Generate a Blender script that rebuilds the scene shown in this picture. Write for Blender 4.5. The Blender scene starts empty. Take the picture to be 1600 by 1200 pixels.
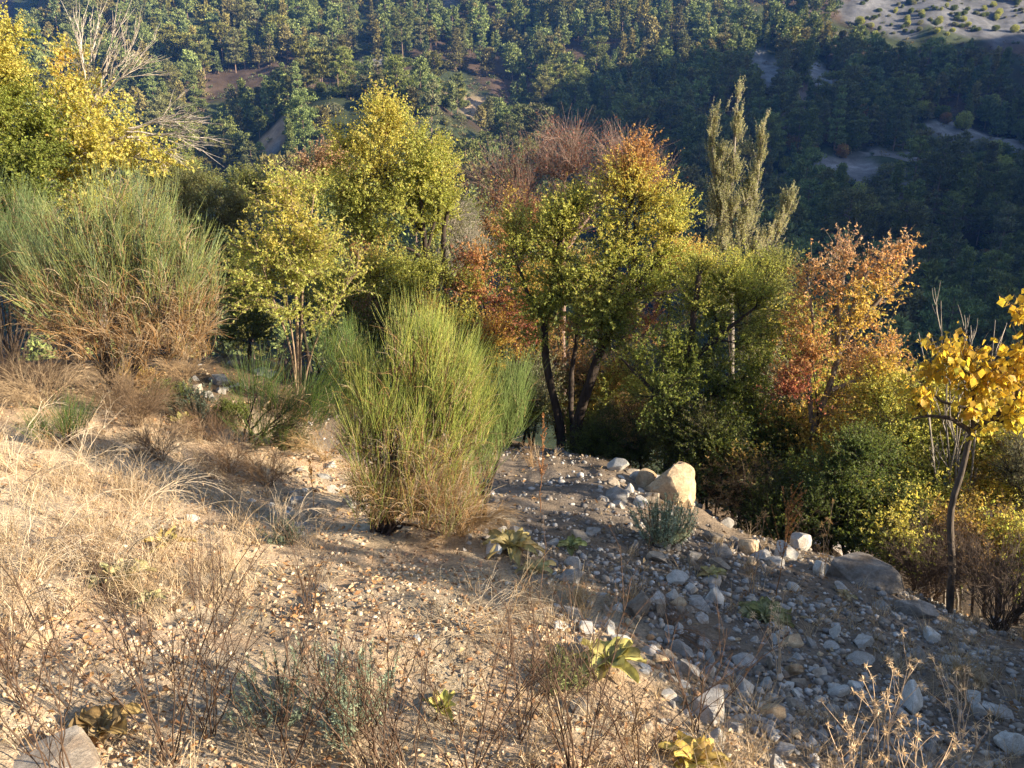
import bpy, math
import numpy as np
rng = np.random.default_rng(11)
sc = bpy.context.scene
COL = sc.collection
R_ = math.radians

# ---------------------------------------------------------------- camera geometry
F = 1232.0
PITCH = R_(18)
cp, sp = math.cos(PITCH), math.sin(PITCH)

def tanel(py):
    v = (600 - py) / F
    return (v * cp - sp) / (cp + v * sp)

def at(px, py, Y):
    u, v = (px - 800) / F, (600 - py) / F
    d = np.array([u, cp + v * sp, -sp + v * cp])
    return d * (Y / d[1])

def project(p):
    p = np.asarray(p, float)
    d = p[..., 1] * cp - p[..., 2] * sp
    v = p[..., 1] * sp + p[..., 2] * cp
    d = np.where(d < 1e-3, 1e-3, d)
    return 800 + F * p[..., 0] / d, 600 - F * v / d

# ---------------------------------------------------------------- noise
_tab = rng.random((32, 32, 32)).astype(np.float32)
def vnoise(p):
    p = np.asarray(p, np.float64)
    i = np.floor(p).astype(int)
    f = p - i
    f = f * f * (3 - 2 * f)
    out = 0
    for dx in (0, 1):
        wx = f[..., 0] if dx else 1 - f[..., 0]
        for dy in (0, 1):
            wy = f[..., 1] if dy else 1 - f[..., 1]
            for dz in (0, 1):
                wz = f[..., 2] if dz else 1 - f[..., 2]
                out = out + wx * wy * wz * _tab[(i[..., 0] + dx) & 31, (i[..., 1] + dy) & 31, (i[..., 2] + dz) & 31]
    return out
def fbm(p, o=4):
    s, a, t = 0, 1.0, 0
    p = np.asarray(p, float)
    for k in range(o):
        s = s + a * vnoise(p * 2 ** k + 7.3 * k)
        t += a
        a *= .5
    return s / t
def P3(x, y, s, z=0.0):
    x = np.asarray(x, float)
    return np.stack([x * s, np.asarray(y, float) * s, np.zeros_like(x) + z], -1)
def unit(a):
    return a / np.maximum(np.linalg.norm(a, axis=-1, keepdims=True), 1e-9)
def sstep(a, b, x):
    t = np.clip((x - a) / (b - a), 0, 1)
    return t * t * (3 - 2 * t)

# ---------------------------------------------------------------- terrain table (azimuth columns, radial profiles)
def col_px(px, near, far):
    az = math.degrees(math.atan2((px - 800) / F * (cp + .25 * sp), 1.0))
    ca = math.cos(R_(az))
    pts = []
    for Y, q, kind in near + far:
        z = q if kind == 'z' else Y * tanel(q)
        pts.append((Y / ca, z))
    return az, pts
def zz(*a): return [(y, z, 'z') for y, z in a]
def pp(*a): return [(y, p, 'p') for y, p in a]
NEAR = {
 -500: zz((.5, -1.6), (1, -1.6), (3, -1.9), (8.5, -2.4), (14, -3.5), (25, -7), (60, -20)),
 0: zz((.5, -1.62), (1, -1.65)) + pp((2.2, 1200), (3.0, 1000), (4.2, 850), (6.2, 700), (8.5, 600), (11, 562)) + zz((14, -4.2), (25, -9), (60, -22)),
 400: zz((.5, -1.62), (1, -1.65)) + pp((2.3, 1200), (3.2, 1000), (4.2, 900), (5, 850), (6.2, 800), (8, 700), (10.5, 620), (14, 550)) + zz((18, -5.6), (25, -10), (60, -25)),
 800: zz((.5, -1.62), (1, -1.7), (2.4, -2.3), (3.5, -2.54), (4.6, -2.84), (5.6, -3.16), (7.2, -3.56), (9, -3.93), (11, -4.5), (16, -6.5), (25, -11), (60, -26)),
 960: zz((.5, -1.62), (1, -1.72), (2.5, -2.4), (3.6, -2.65)) + pp((4.6, 925), (5.6, 857), (6.6, 800), (7.6, 752), (8.6, 722), (9.6, 708)) + zz((12, -5.2), (16, -7), (25, -11.5), (60, -26)),
 1090: zz((.5, -1.62), (1, -1.73), (2.6, -2.5), (3.5, -2.78)) + pp((4.6, 945), (5.6, 878), (6.6, 824), (7.5, 786), (8.2, 772)) + zz((9.6, -5.0), (12, -6.4), (25, -12), (60, -27)),
 1200: zz((.5, -1.62), (1, -1.75), (2.7, -2.6), (3.4, -2.87), (4.3, -3.13)) + pp((5.6, 895), (6.6, 850), (7.3, 828)) + zz((8.6, -4.8), (12, -7), (25, -13), (60, -27)),
 1400: zz((.5, -1.62), (1, -1.78), (2.9, -2.75), (3.8, -3.05)) + pp((4.9, 965), (5.8, 908), (6.4, 884)) + zz((7.6, -4.7), (12, -7.5), (25, -13.5), (60, -27.5)),
 1600: zz((.5, -1.62), (1, -1.8), (3, -2.9), (3.8, -3.2), (4.9, -3.56), (5.6, -3.9), (7, -4.8), (12, -8), (25, -14), (60, -28)),
 2200: zz((.5, -1.62), (1, -1.8), (3, -3.0), (5, -4.2), (8, -6), (14, -9), (25, -14), (60, -28)),
}
BASE = pp((110, 560), (140, 450), (180, 350), (230, 250), (280, 150), (330, 50), (370, -40), (420, -110)) + zz((520, 115), (900, 120))
FARL = zz((100, -32), (150, -38), (300, -45), (500, -30), (620, 10)) + pp((700, 60), (740, -60)) + zz((800, 135), (900, 135))
FAR = {
 -500: FARL, -100: FARL, 20: FARL,
 52: pp((110, 560), (140, 450), (180, 350), (230, 250), (262, 200)) + zz((300, -20), (500, -30), (620, 10)) + pp((700, 60), (740, -60)) + zz((800, 135), (900, 135)),
 90: pp((110, 560), (140, 450), (180, 350), (230, 250), (280, 150), (305, 105)) + zz((350, 0), (500, -20), (620, 15)) + pp((700, 60), (740, -60)) + zz((800, 135), (900, 135)),
 125: pp((110, 560), (140, 450), (180, 350), (230, 250), (280, 150), (330, 50), (345, 20)) + zz((390, 30), (500, 10), (620, 25)) + pp((700, 60), (740, -60)) + zz((800, 135), (900, 135)),
 170: BASE, 400: BASE,
 500: pp((110, 560), (140, 440), (165, 340), (190, 250), (212, 160), (225, 140)) + zz((245, 2), (280, 14)) + pp((330, 50), (370, -40), (420, -110)) + zz((520, 115), (900, 120)),
 640: pp((110, 560), (140, 440), (165, 340), (190, 240), (215, 115), (222, 108)) + zz((250, 12), (275, 18)) + pp((330, 50), (370, -40), (420, -110)) + zz((520, 115), (900, 120)),
 760: pp((110, 560), (140, 440), (165, 345), (190, 260), (205, 205), (212, 195)) + zz((240, -6), (280, 12)) + pp((330, 50), (370, -40), (420, -110)) + zz((520, 115), (900, 120)),
 880: BASE, 1100: BASE,
 1400: pp((110, 560), (140, 450), (175, 360), (215, 275), (240, 245), (280, 150), (330, 55), (370, -20), (420, -80)) + zz((520, 115), (900, 120)),
 1600: pp((110, 560), (140, 460), (175, 365), (210, 290), (245, 235), (290, 150), (340, 60), (390, -20), (440, -80)) + zz((520, 115), (900, 120)),
 2200: zz((100, -30), (200, -12), (300, 38), (400, 112), (440, 130), (520, 134), (900, 120)),
}
NR, NA = 320, 1441
LR = np.linspace(math.log(.4), math.log(900), NR)
AZ = np.linspace(-180, 180, NA)
def prof(pts):
    pts = sorted(pts)
    return np.interp(LR, np.log([p[0] for p in pts]), [p[1] for p in pts])
def build_grid():
    def colset(d):
        azs, rows = [], []
        for px in sorted(d):
            az, pts = col_px(px, d[px], [])
            azs.append(az); rows.append(prof(pts))
        return azs, rows
    na, nr = colset(NEAR)
    fa, fr = colset(FAR)
    extra = {
     62: [(.5, -1.62), (1, -1.8), (4, -3.2), (8, -5.2), (14, -7.5), (25, -12), (60, -22), (100, -28), (200, 4), (300, 80), (370, 140), (500, 142), (900, 120)],
     75: [(.5, -1.62), (1, -1.8), (4, -3.0), (8, -4.6), (25, -9), (60, -15), (100, -18), (200, 18), (300, 98), (350, 138), (500, 140), (900, 120)],
     95: [(.5, -1.62), (1, -1.8), (4, -2.8), (8, -4), (25, -7), (60, -9), (100, -5), (200, 30), (300, 78), (350, 98), (500, 115), (900, 120)],
     112: [(.5, -1.62), (1, -1.7), (8, -3.3), (25, -5), (60, -4), (100, 5), (200, 38), (350, 88), (500, 110), (900, 120)],
     150: [(.5, -1.62), (3, -1.6), (10, -1), (25, 3), (60, 15), (200, 60), (400, 110), (900, 120)],
     -150: [(.5, -1.62), (3, -1.6), (10, -.8), (25, 3), (60, 15), (200, 60), (400, 110), (900, 120)],
     -110: [(.5, -1.62), (3, -1.6), (10, -1), (25, 0), (60, 6), (200, 50), (400, 110), (900, 120)],
     -75: [(.5, -1.62), (3, -1.65), (10, -2), (25, -4), (60, -12), (100, -15), (200, 0), (400, 60), (900, 125)],
    }
    ea = sorted(extra); er = [prof(extra[a]) for a in ea]
    def full(azs, rows):
        a = list(zip(azs, rows)) + list(zip(ea, er))
        a.sort(key=lambda t: t[0])
        a = [(a[-1][0] - 360, a[-1][1])] + a + [(a[0][0] + 360, a[0][1])]
        A = np.array([t[0] for t in a]); M = np.array([t[1] for t in a])
        out = np.empty((NA, NR))
        for k in range(NR):
            out[:, k] = np.interp(AZ, A, M[:, k])
        return out
    gn, gf = full(na, nr), full(fa, fr)
    w = sstep(math.log(60), math.log(100), LR)[None]
    g = gn * (1 - w) + gf * w
    def blur(g, sig, ax):
        n = int(3 * sig) + 1
        k = np.exp(-.5 * (np.arange(-n, n + 1) / sig) ** 2); k /= k.sum()
        pad = [(n, n) if a == ax else (0, 0) for a in (0, 1)]
        gp = np.pad(g, pad, mode='wrap' if ax == 0 else 'edge')
        return np.apply_along_axis(lambda v: np.convolve(v, k, 'valid'), ax, gp)
    narrow = blur(g, 2.5, 0)
    wide = blur(g, 8, 0)
    wn = sstep(math.log(30), math.log(90), LR)[None]
    g = wide * (1 - wn) + narrow * wn
    return blur(g, 1.6, 1)
GRID = build_grid()

def gz(x, y):
    x = np.asarray(x, float); y = np.asarray(y, float)
    r = np.maximum(np.hypot(x, y), .401)
    a = np.degrees(np.arctan2(x, y))
    fi = (a + 180) / 360 * (NA - 1)
    fj = np.clip((np.log(r) - LR[0]) / (LR[1] - LR[0]), 0, NR - 1.001)
    fi = np.clip(fi, 0, NA - 1.001)
    i, j = fi.astype(int), fj.astype(int)
    u, v = fi - i, fj - j
    z = (GRID[i, j] * (1 - u) * (1 - v) + GRID[i + 1, j] * u * (1 - v) + GRID[i, j + 1] * (1 - u) * v + GRID[i + 1, j + 1] * u * v)
    wf = sstep(60, 160, r)
    z = z + wf * ((fbm(P3(x, y, 1 / 45.), 4) - .5) * 16 * sstep(60, 260, r) + (fbm(P3(x, y, 1 / 9., 3), 3) - .5) * 4)
    wn_ = 1 - sstep(15, 60, r)
    z = z + (1 - wf) * ((fbm(P3(x, y, .9, 1), 3) - .5) * .20 * sstep(.8, 3, r))
    z = z + wn_ * ((fbm(P3(x, y, 6., 5), 3) - .5) * .075 + (fbm(P3(x, y, 2.3, 15), 2) - .5) * .07 * sstep(1.2, 3, r))
    return z

def hit(px, py, y0=1.0, y1=880.):
    Y = np.exp(np.linspace(math.log(y0), math.log(y1), 1500))
    p = at(px, py, 1.0)[None] * Y[:, None]
    below = p[:, 2] < gz(p[:, 0], p[:, 1])
    k = int(np.argmax(below)) if below.any() else len(Y) - 1
    q = p[k].copy(); q[2] = gz(q[0], q[1])
    return q

def on(px, Y):
    z = -3.0
    for _ in range(6):
        x = (px - 800) / F * (Y * cp - z * sp)
        z = float(gz(x, Y))
    return np.array([x, Y, z])

# ---------------------------------------------------------------- mesh buffers
class Buf:
    def __init__(s):
        s.V, s.C, s.F, s.n = [], [], [], 0
    def add(s, V, faces, col):
        V = np.asarray(V, np.float32).reshape(-1, 3)
        col = np.broadcast_to(np.asarray(col, np.float32), V.shape)
        s.V.append(V); s.C.append(col)
        for f in faces:
            s.F.append(np.asarray(f, np.int64) + s.n)
        s.n += len(V)
    def mesh(s, name, mat, smooth=False, origin=None):
        me = bpy.data.meshes.new(name)
        V = np.concatenate(s.V) if s.V else np.zeros((0, 3), np.float32)
        if origin is not None:
            V = V - np.asarray(origin, np.float32)
        C = np.concatenate(s.C)
        loops = np.concatenate([f.reshape(-1) for f in s.F])
        tot = np.concatenate([np.full(len(f), f.shape[1], np.int32) for f in s.F])
        start = np.concatenate([[0], np.cumsum(tot)[:-1]]).astype(np.int32)
        me.vertices.add(len(V)); me.vertices.foreach_set('co', V.astype(np.float32).ravel())
        me.loops.add(len(loops)); me.loops.foreach_set('vertex_index', loops.astype(np.int32))
        me.polygons.add(len(tot)); me.polygons.foreach_set('loop_start', start); me.polygons.foreach_set('loop_total', tot)
        if smooth:
            me.polygons.foreach_set('use_smooth', np.ones(len(tot), bool))
        at_ = me.color_attributes.new('Col', 'FLOAT_COLOR', 'POINT')
        at_.data.foreach_set('color', np.concatenate([np.clip(C, 0, 1), np.ones((len(C), 1), np.float32)], 1).astype(np.float32).ravel())
        me.update(calc_edges=True)
        me.materials.append(mat)
        return me

def link(name, me, parent=None, loc=None):
    o = bpy.data.objects.new(name, me)
    COL.objects.link(o)
    if parent is not None: o.parent = parent
    if loc is not None: o.location = [float(a) for a in loc]
    return o
def tag(o, label=None, cat=None, group=None, kind=None):
    if label: o['label'] = label
    if cat: o['category'] = cat
    if group: o['group'] = group
    if kind: o['kind'] = kind
    return o
def empty(name, loc):
    o = link(name, None, None, loc)
    o.empty_display_size = .2
    return o

def tubes(buf, P, Rr, col, s=4):
    P = np.asarray(P, float); N, K, _ = P.shape
    if N == 0: return
    T = unit(np.gradient(P, axis=1))
    m = unit(T.mean(1))
    ref = np.where(np.abs(m[:, 2:3]) < .85, np.array([[0, 0, 1.]]), np.array([[1., 0, 0]]))[:, None]
    U = unit(np.cross(T, np.broadcast_to(ref, T.shape)))
    W = np.cross(T, U)
    a = np.arange(s) / s * 2 * np.pi
    Rr = np.broadcast_to(np.asarray(Rr, float), (N, K))
    ring = P[:, :, None] + Rr[:, :, None, None] * (np.cos(a)[None, None, :, None] * U[:, :, None] + np.sin(a)[None, None, :, None] * W[:, :, None])
    n, k, j = np.meshgrid(np.arange(N), np.arange(K - 1), np.arange(s), indexing='ij')
    j2 = (j + 1) % s
    b = n * K * s
    f = np.stack([b + k * s + j, b + k * s + j2, b + (k + 1) * s + j2, b + (k + 1) * s + j], -1).reshape(-1, 4)
    col = np.asarray(col, float)
    if col.ndim == 1: c = col[None]
    elif col.ndim == 2: c = np.repeat(col, K * s, 0)
    else: c = np.repeat(col.reshape(-1, 3), s, 0)
    buf.add(ring.reshape(-1, 3), [f], c)

def ribbons(buf, P, W, side, col):
    """flat tapering blades"""
    P = np.asarray(P, float); N, K, _ = P.shape
    tap = np.linspace(1, .12, K)[None, :, None]
    off = side[:, None] * np.asarray(W).reshape(-1, 1, 1) * tap * .5
    V = np.stack([P - off, P + off], 2)
    n, k = np.meshgrid(np.arange(N), np.arange(K - 1), indexing='ij')
    b = n * K * 2 + k * 2
    f = np.stack([b, b + 1, b + 3, b + 2], -1).reshape(-1, 4)
    buf.add(V.reshape(-1, 3), [f], np.repeat(col, K * 2, 0))

def leaves(buf, C, A, Nn, L, W, col, fold=.3):
    C = np.asarray(C, float); n = len(C)
    A = unit(A); S = unit(np.cross(A, Nn)); Nn = np.cross(S, A)
    L = np.broadcast_to(L, (n,))[:, None]; W = np.broadcast_to(W, (n,))[:, None]
    mid = C + A * L * .45 + Nn * W * fold
    V = np.stack([C, mid + S * W * .5, C + A * L, mid - S * W * .5], 1)
    b = np.arange(n)[:, None] * 4
    f = np.concatenate([b + np.array([[0, 1, 2]]), b + np.array([[0, 2, 3]])])
    buf.add(V.reshape(-1, 3), [f], np.repeat(np.broadcast_to(col, (n, 3)), 4, 0))

def rdir(n, up=0.0):
    v = unit(rng.normal(size=(n, 3)))
    v[:, 2] += up
    return unit(v)
def bez(p0, p1, p2, K):
    t = np.linspace(0, 1, K)[None, :, None]
    return (1 - t) ** 2 * p0[:, None] + 2 * t * (1 - t) * p1[:, None] + t * t * p2[:, None]
def crom(pts, K):
    pts = np.asarray(pts, float)
    d = np.concatenate([[0], np.cumsum(np.linalg.norm(np.diff(pts, axis=0), axis=1))])
    t = np.linspace(0, d[-1], K)
    out = np.stack([np.interp(t, d, pts[:, i]) for i in range(3)], 1)
    for _ in range(2):
        out[1:-1] = .25 * out[:-2] + .5 * out[1:-1] + .25 * out[2:]
    return out

# ---------------------------------------------------------------- materials
def new_mat(name):
    m = bpy.data.materials.new(name); m.use_nodes = True
    nt = m.node_tree; nt.nodes.clear()
    return m, nt, (lambda t, **k: _node(nt, t, k)), nt.links.new
def _node(nt, t, k):
    n = nt.nodes.new(t)
    for a, v in k.items():
        if hasattr(n, a): setattr(n, a, v)
        else: n.inputs[a.replace('_', ' ')].default_value = v
    return n

def leaf_mat(name, trans=.4, rough=.55, spec=.25, var=.35, boost=(1.15, 1.1, .8)):
    m, nt, N, L = new_mat(name)
    at_ = N('ShaderNodeAttribute', attribute_name='Col')
    no = N('ShaderNodeTexNoise', Scale=35.0, Detail=3.0)
    mp = N('ShaderNodeMapRange'); mp.inputs[1].default_value = .25; mp.inputs[2].default_value = .75
    mp.inputs[3].default_value = 1 - var; mp.inputs[4].default_value = 1 + var
    tc = N('ShaderNodeTexCoord'); L(tc.outputs['Object'], no.inputs['Vector']); L(no.outputs['Fac'], mp.inputs[0])
    mul = N('ShaderNodeVectorMath', operation='SCALE')
    L(at_.outputs['Color'], mul.inputs[0]); L(mp.outputs[0], mul.inputs['Scale'])
    pr = N('ShaderNodeBsdfPrincipled'); pr.inputs['Roughness'].default_value = rough
    pr.inputs['Specular IOR Level'].default_value = spec
    L(mul.outputs[0], pr.inputs['Base Color'])
    out = N('ShaderNodeOutputMaterial')
    if trans > 0:
        tr = N('ShaderNodeBsdfTranslucent')
        m2 = N('ShaderNodeVectorMath', operation='MULTIPLY'); m2.inputs[1].default_value = boost
        L(mul.outputs[0], m2.inputs[0]); L(m2.outputs[0], tr.inputs['Color'])
        mx = N('ShaderNodeMixShader'); mx.inputs[0].default_value = trans
        L(pr.outputs[0], mx.inputs[1]); L(tr.outputs[0], mx.inputs[2]); L(mx.outputs[0], out.inputs[0])
    else:
        L(pr.outputs[0], out.inputs[0])
    return m

M_LEAF = leaf_mat('leaf', .55, .5, .35)
M_NEEDLE = leaf_mat('needle', .1, .6, .2)
M_STEM = leaf_mat('green_stem', .12, .5, .3)
M_STRAW = leaf_mat('straw', .22, .7, .15)
M_FELT = leaf_mat('felt_leaf', .25, .9, .05, .3)

def bark_mat():
    m, nt, N, L = new_mat('bark')
    at_ = N('ShaderNodeAttribute', attribute_name='Col')
    tc = N('ShaderNodeTexCoord'); mpg = N('ShaderNodeMapping'); mpg.inputs['Scale'].default_value = (40, 40, 9)
    no = N('ShaderNodeTexNoise', Scale=1.0, Detail=5.0)
    L(tc.outputs['Object'], mpg.inputs[0]); L(mpg.outputs[0], no.inputs['Vector'])
    mp = N('ShaderNodeMapRange'); mp.inputs[1].default_value = .3; mp.inputs[2].default_value = .7
    mp.inputs[3].default_value = .55; mp.inputs[4].default_value = 1.4
    L(no.outputs['Fac'], mp.inputs[0])
    mul = N('ShaderNodeVectorMath', operation='SCALE'); L(at_.outputs['Color'], mul.inputs[0]); L(mp.outputs[0], mul.inputs['Scale'])
    pr = N('ShaderNodeBsdfPrincipled'); pr.inputs['Roughness'].default_value = .9; pr.inputs['Specular IOR Level'].default_value = .15
    L(mul.outputs[0], pr.inputs['Base Color'])
    bp = N('ShaderNodeBump'); bp.inputs['Strength'].default_value = .8; bp.inputs['Distance'].default_value = .01
    L(no.outputs['Fac'], bp.inputs['Height']); L(bp.outputs[0], pr.inputs['Normal'])
    out = N('ShaderNodeOutputMaterial'); L(pr.outputs[0], out.inputs[0])
    return m
M_BARK = bark_mat()

def rock_mat(name, c1, c2, stain, stain_amt):
    m, nt, N, L = new_mat(name)
    tc = N('ShaderNodeTexCoord'); oi = N('ShaderNodeObjectInfo')
    ad = N('ShaderNodeVectorMath', operation='ADD')
    sc3 = N('ShaderNodeVectorMath', operation='SCALE'); sc3.inputs[0].default_value = (37, 91, 53)
    L(oi.outputs['Random'], sc3.inputs['Scale']); L(tc.outputs['Object'], ad.inputs[0]); L(sc3.outputs[0], ad.inputs[1])
    n1 = N('ShaderNodeTexNoise', Scale=2.2, Detail=8.0, Roughness=.65); L(ad.outputs[0], n1.inputs['Vector'])
    n2 = N('ShaderNodeTexNoise', Scale=14.0, Detail=6.0, Roughness=.7); L(ad.outputs[0], n2.inputs['Vector'])
    n3 = N('ShaderNodeTexNoise', Scale=1.3, Detail=4.0); L(ad.outputs[0], n3.inputs['Vector'])
    cr = N('ShaderNodeValToRGB')
    cr.color_ramp.elements[0].position = .32; cr.color_ramp.elements[0].color = (*c1, 1)
    cr.color_ramp.elements[1].position = .68; cr.color_ramp.elements[1].color = (*c2, 1)
    L(n1.outputs['Fac'], cr.inputs[0])
    mr = N('ShaderNodeMapRange'); mr.inputs[1].default_value = .5; mr.inputs[2].default_value = .72; mr.inputs[4].default_value = stain_amt
    L(n3.outputs['Fac'], mr.inputs[0])
    mx = N('ShaderNodeMix', data_type='RGBA'); L(mr.outputs[0], mx.inputs[0]); L(cr.outputs[0], mx.inputs[6]); mx.inputs[7].default_value = (*stain, 1)
    mp = N('ShaderNodeMapRange'); mp.inputs[1].default_value = .3; mp.inputs[2].default_value = .7; mp.inputs[3].default_value = .65; mp.inputs[4].default_value = 1.25
    L(n2.outputs['Fac'], mp.inputs[0])
    rm = N('ShaderNodeMapRange'); rm.inputs[3].default_value = .7; rm.inputs[4].default_value = 1.2; L(oi.outputs['Random'], rm.inputs[0])
    mm = N('ShaderNodeMath', operation='MULTIPLY'); L(mp.outputs[0], mm.inputs[0]); L(rm.outputs[0], mm.inputs[1])
    mul = N('ShaderNodeVectorMath', operation='SCALE'); L(mx.outputs[2], mul.inputs[0]); L(mm.outputs[0], mul.inputs['Scale'])
    pr = N('ShaderNodeBsdfPrincipled'); pr.inputs['Roughness'].default_value = .88; pr.inputs['Specular IOR Level'].default_value = .2
    L(mul.outputs[0], pr.inputs['Base Color'])
    bp = N('ShaderNodeBump'); bp.inputs['Strength'].default_value = .35; bp.inputs['Distance'].default_value = .04
    L(n2.outputs['Fac'], bp.inputs['Height']); L(bp.outputs[0], pr.inputs['Normal'])
    out = N('ShaderNodeOutputMaterial'); L(pr.outputs[0], out.inputs[0])
    return m
M_ROCK = rock_mat('limestone', (.24, .225, .205), (.50, .475, .445), (.36, .25, .15), .45)
M_ROCKW = rock_mat('warm_limestone', (.36, .25, .15), (.60, .47, .31), (.34, .19, .10), .7)
M_ROCKP = rock_mat('pale_limestone', (.38, .36, .33), (.62, .60, .56), (.40, .33, .22), .35)
M_ROCKB = rock_mat('brown_limestone', (.20, .165, .13), (.42, .36, .29), (.20, .13, .08), .6)

def ground_mat():
    m, nt, N, L = new_mat('hillside_soil')
    at_ = N('ShaderNodeAttribute', attribute_name='Col')
    tc = N('ShaderNodeTexCoord')
    def noise(s, d=5.0, r=.6):
        n = N('ShaderNodeTexNoise', Scale=s, Detail=d, Roughness=r); L(tc.outputs['Object'], n.inputs['Vector']); return n
    n1, n2, n3 = noise(.35), noise(7.0, 8.0, .7), noise(60.0, 4.0, .7)
    def mr(n, a, b, lo=.3, hi=.7):
        q = N('ShaderNodeMapRange'); q.inputs[1].default_value = lo; q.inputs[2].default_value = hi
        q.inputs[3].default_value = a; q.inputs[4].default_value = b; L(n.outputs['Fac'], q.inputs[0]); return q
    a, b, c = mr(n1, .65, 1.35), mr(n2, .65, 1.35), mr(n3, .6, 1.4)
    m1 = N('ShaderNodeMath', operation='MULTIPLY'); L(a.outputs[0], m1.inputs[0]); L(b.outputs[0], m1.inputs[1])
    m2 = N('ShaderNodeMath', operation='MULTIPLY'); L(m1.outputs[0], m2.inputs[0]); L(c.outputs[0], m2.inputs[1])
    mul = N('ShaderNodeVectorMath', operation='SCALE'); L(at_.outputs['Color'], mul.inputs[0]); L(m2.outputs[0], mul.inputs['Scale'])
    pr = N('ShaderNodeBsdfPrincipled'); pr.inputs['Roughness'].default_value = .95; pr.inputs['Specular IOR Level'].default_value = .1
    L(mul.outputs[0], pr.inputs['Base Color'])
    ah = N('ShaderNodeMath', operation='ADD'); L(n2.outputs['Fac'], ah.inputs[0])
    sh = N('ShaderNodeMath', operation='MULTIPLY'); sh.inputs[1].default_value = .35; L(n3.outputs['Fac'], sh.inputs[0]); L(sh.outputs[0], ah.inputs[1])
    bp = N('ShaderNodeBump'); bp.inputs['Strength'].default_value = .9; bp.inputs['Distance'].default_value = .05
    L(ah.outputs[0], bp.inputs['Height']); L(bp.outputs[0], pr.inputs['Normal'])
    out = N('ShaderNodeOutputMaterial'); L(pr.outputs[0], out.inputs[0])
    return m
M_GROUND = ground_mat()
M_PEB = leaf_mat('gravel', 0, .9, .15, .35)

# ---------------------------------------------------------------- ground colours as a map of real soils
_bd = np.array([hit(*q)[:2] for q in ((1330, 1230), (1200, 1170), (1060, 1090), (950, 1010), (880, 930), (800, 870), (700, 800), (560, 740), (430, 660))])
_bd = _bd[np.argsort(_bd[:, 1])]
def rubble(x, y):
    """1 where the ground is grey rubble, 0 on the straw-coloured bank"""
    xb = np.interp(y, _bd[:, 1], _bd[:, 0])
    n = (fbm(P3(x, y, 1.6, 9), 3) - .5) * 1.1
    return sstep(-.25, .25, x - xb - .22 + n)
PATCH = []
for px, py, rx, ry, c, e in ((1195, 112, 22, 34, (.24, .24, .245), 0), (1290, 122, 22, 38, (.27, .27, .275), 0), (1245, 150, 30, 14, (.16, .145, .14), 0),
                          (1330, 268, 70, 22, (.17, .165, .165), 0), (1530, 215, 60, 14, (.2, .195, .19), 0), (1420, 250, 80, 12, (.17, .165, .165), 0),
                          (1500, 18, 170, 30, (.125, .125, .13), 0), (1570, 46, 80, 18, (.125, .125, .13), 0), (1400, 36, 50, 12, (.115, .11, .11), 0),
                          (705, 6, 16, 8, (.13, .13, .135), 0), (792, 36, 14, 12, (.14, .14, .145), 0), (425, 212, 34, 16, (.34, .23, .15), 0),
                          (425, 238, 14, 18, (.30, .28, .27), 0), (720, 150, 50, 9, (.33, .25, .17), 0), (745, 178, 36, 8, (.33, .25, .17), 0),
                          (580, 95, 26, 4, (.26, .24, .21), 0), (640, 125, 40, 4, (.28, .23, .17), 0), (830, 165, 60, 50, (.10, .066, .05), .6), (985, 160, 30, 50, (.09, .064, .05), .6),
                          (1120, 60, 40, 24, (.11, .075, .058), .6), (1320, 95, 30, 30, (.13, .10, .085), .5), (1330, 315, 30, 10, (.32, .24, .22), 0)):
    c0 = hit(px, py, 90); c1 = hit(px, py - ry, 90); d = np.linalg.norm(c0)
    PATCH.append((c0[0], c0[1], rx / F * d, min(max(abs(c1[1] - c0[1]), 3.), 2.2 * rx / F * d + 4), np.array(c), e))
def in_patch(x, y, k=1.0, bare_only=False):
    best = np.zeros(np.shape(x)); idx = np.full(np.shape(x), -1)
    for i, (cx, cy, rx, ry, c, e) in enumerate(PATCH):
        if bare_only and e > 0: continue
        n = (fbm(P3(x, y, .11, i), 3) - .5) * 1.5
        d = np.hypot((x - cx) / (rx * k), (y - cy) / (ry * k)) + n
        w = 1 - sstep(.75, 1.1, d)
        idx = np.where(w > best, i, idx); best = np.maximum(best, w)
    return best, idx
def ground_col(x, y):
    r = np.hypot(x, y)
    n1 = fbm(P3(x, y, .8, 2), 4)[..., None]; n2 = fbm(P3(x, y, 3.2, 4), 3)[..., None]
    bank = np.array([.49, .37, .25]) * (.8 + .4 * n1) + np.array([.06, -.01, -.03]) * (n2 - .5) * 2
    rub = np.array([.195, .16, .13]) * (.7 + .6 * n1) + np.array([.05, .03, .01]) * sstep(.5, .65, n2)
    w = rubble(x, y)[..., None]
    c = bank * (1 - w) + rub * w
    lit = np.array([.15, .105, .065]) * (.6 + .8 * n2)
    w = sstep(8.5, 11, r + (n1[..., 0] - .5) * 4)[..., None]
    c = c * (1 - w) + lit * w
    f1 = fbm(P3(x, y, 1 / 22., 6), 4)[..., None]; f2 = fbm(P3(x, y, 1 / 5., 8), 3)[..., None]
    far = np.array([.085, .06, .042]) * (.6 + .8 * f2) * (1 - sstep(.38, .55, f1)) + np.array([.045, .056, .026]) * (.6 + .8 * f2) * sstep(.42, .6, f1)
    w = sstep(30, 60, r)[..., None]
    c = c * (1 - w) + far * w
    b, idx = in_patch(x, y)
    pc = np.array([p[4] for p in PATCH] + [np.zeros(3)])[idx] * (.35 + 1.3 * fbm(P3(x, y, 1 / 7., 31), 4)[..., None])
    w = (b * (r > 90))[..., None]
    return np.clip(c * (1 - w) + pc * w, .01, .9)

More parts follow.
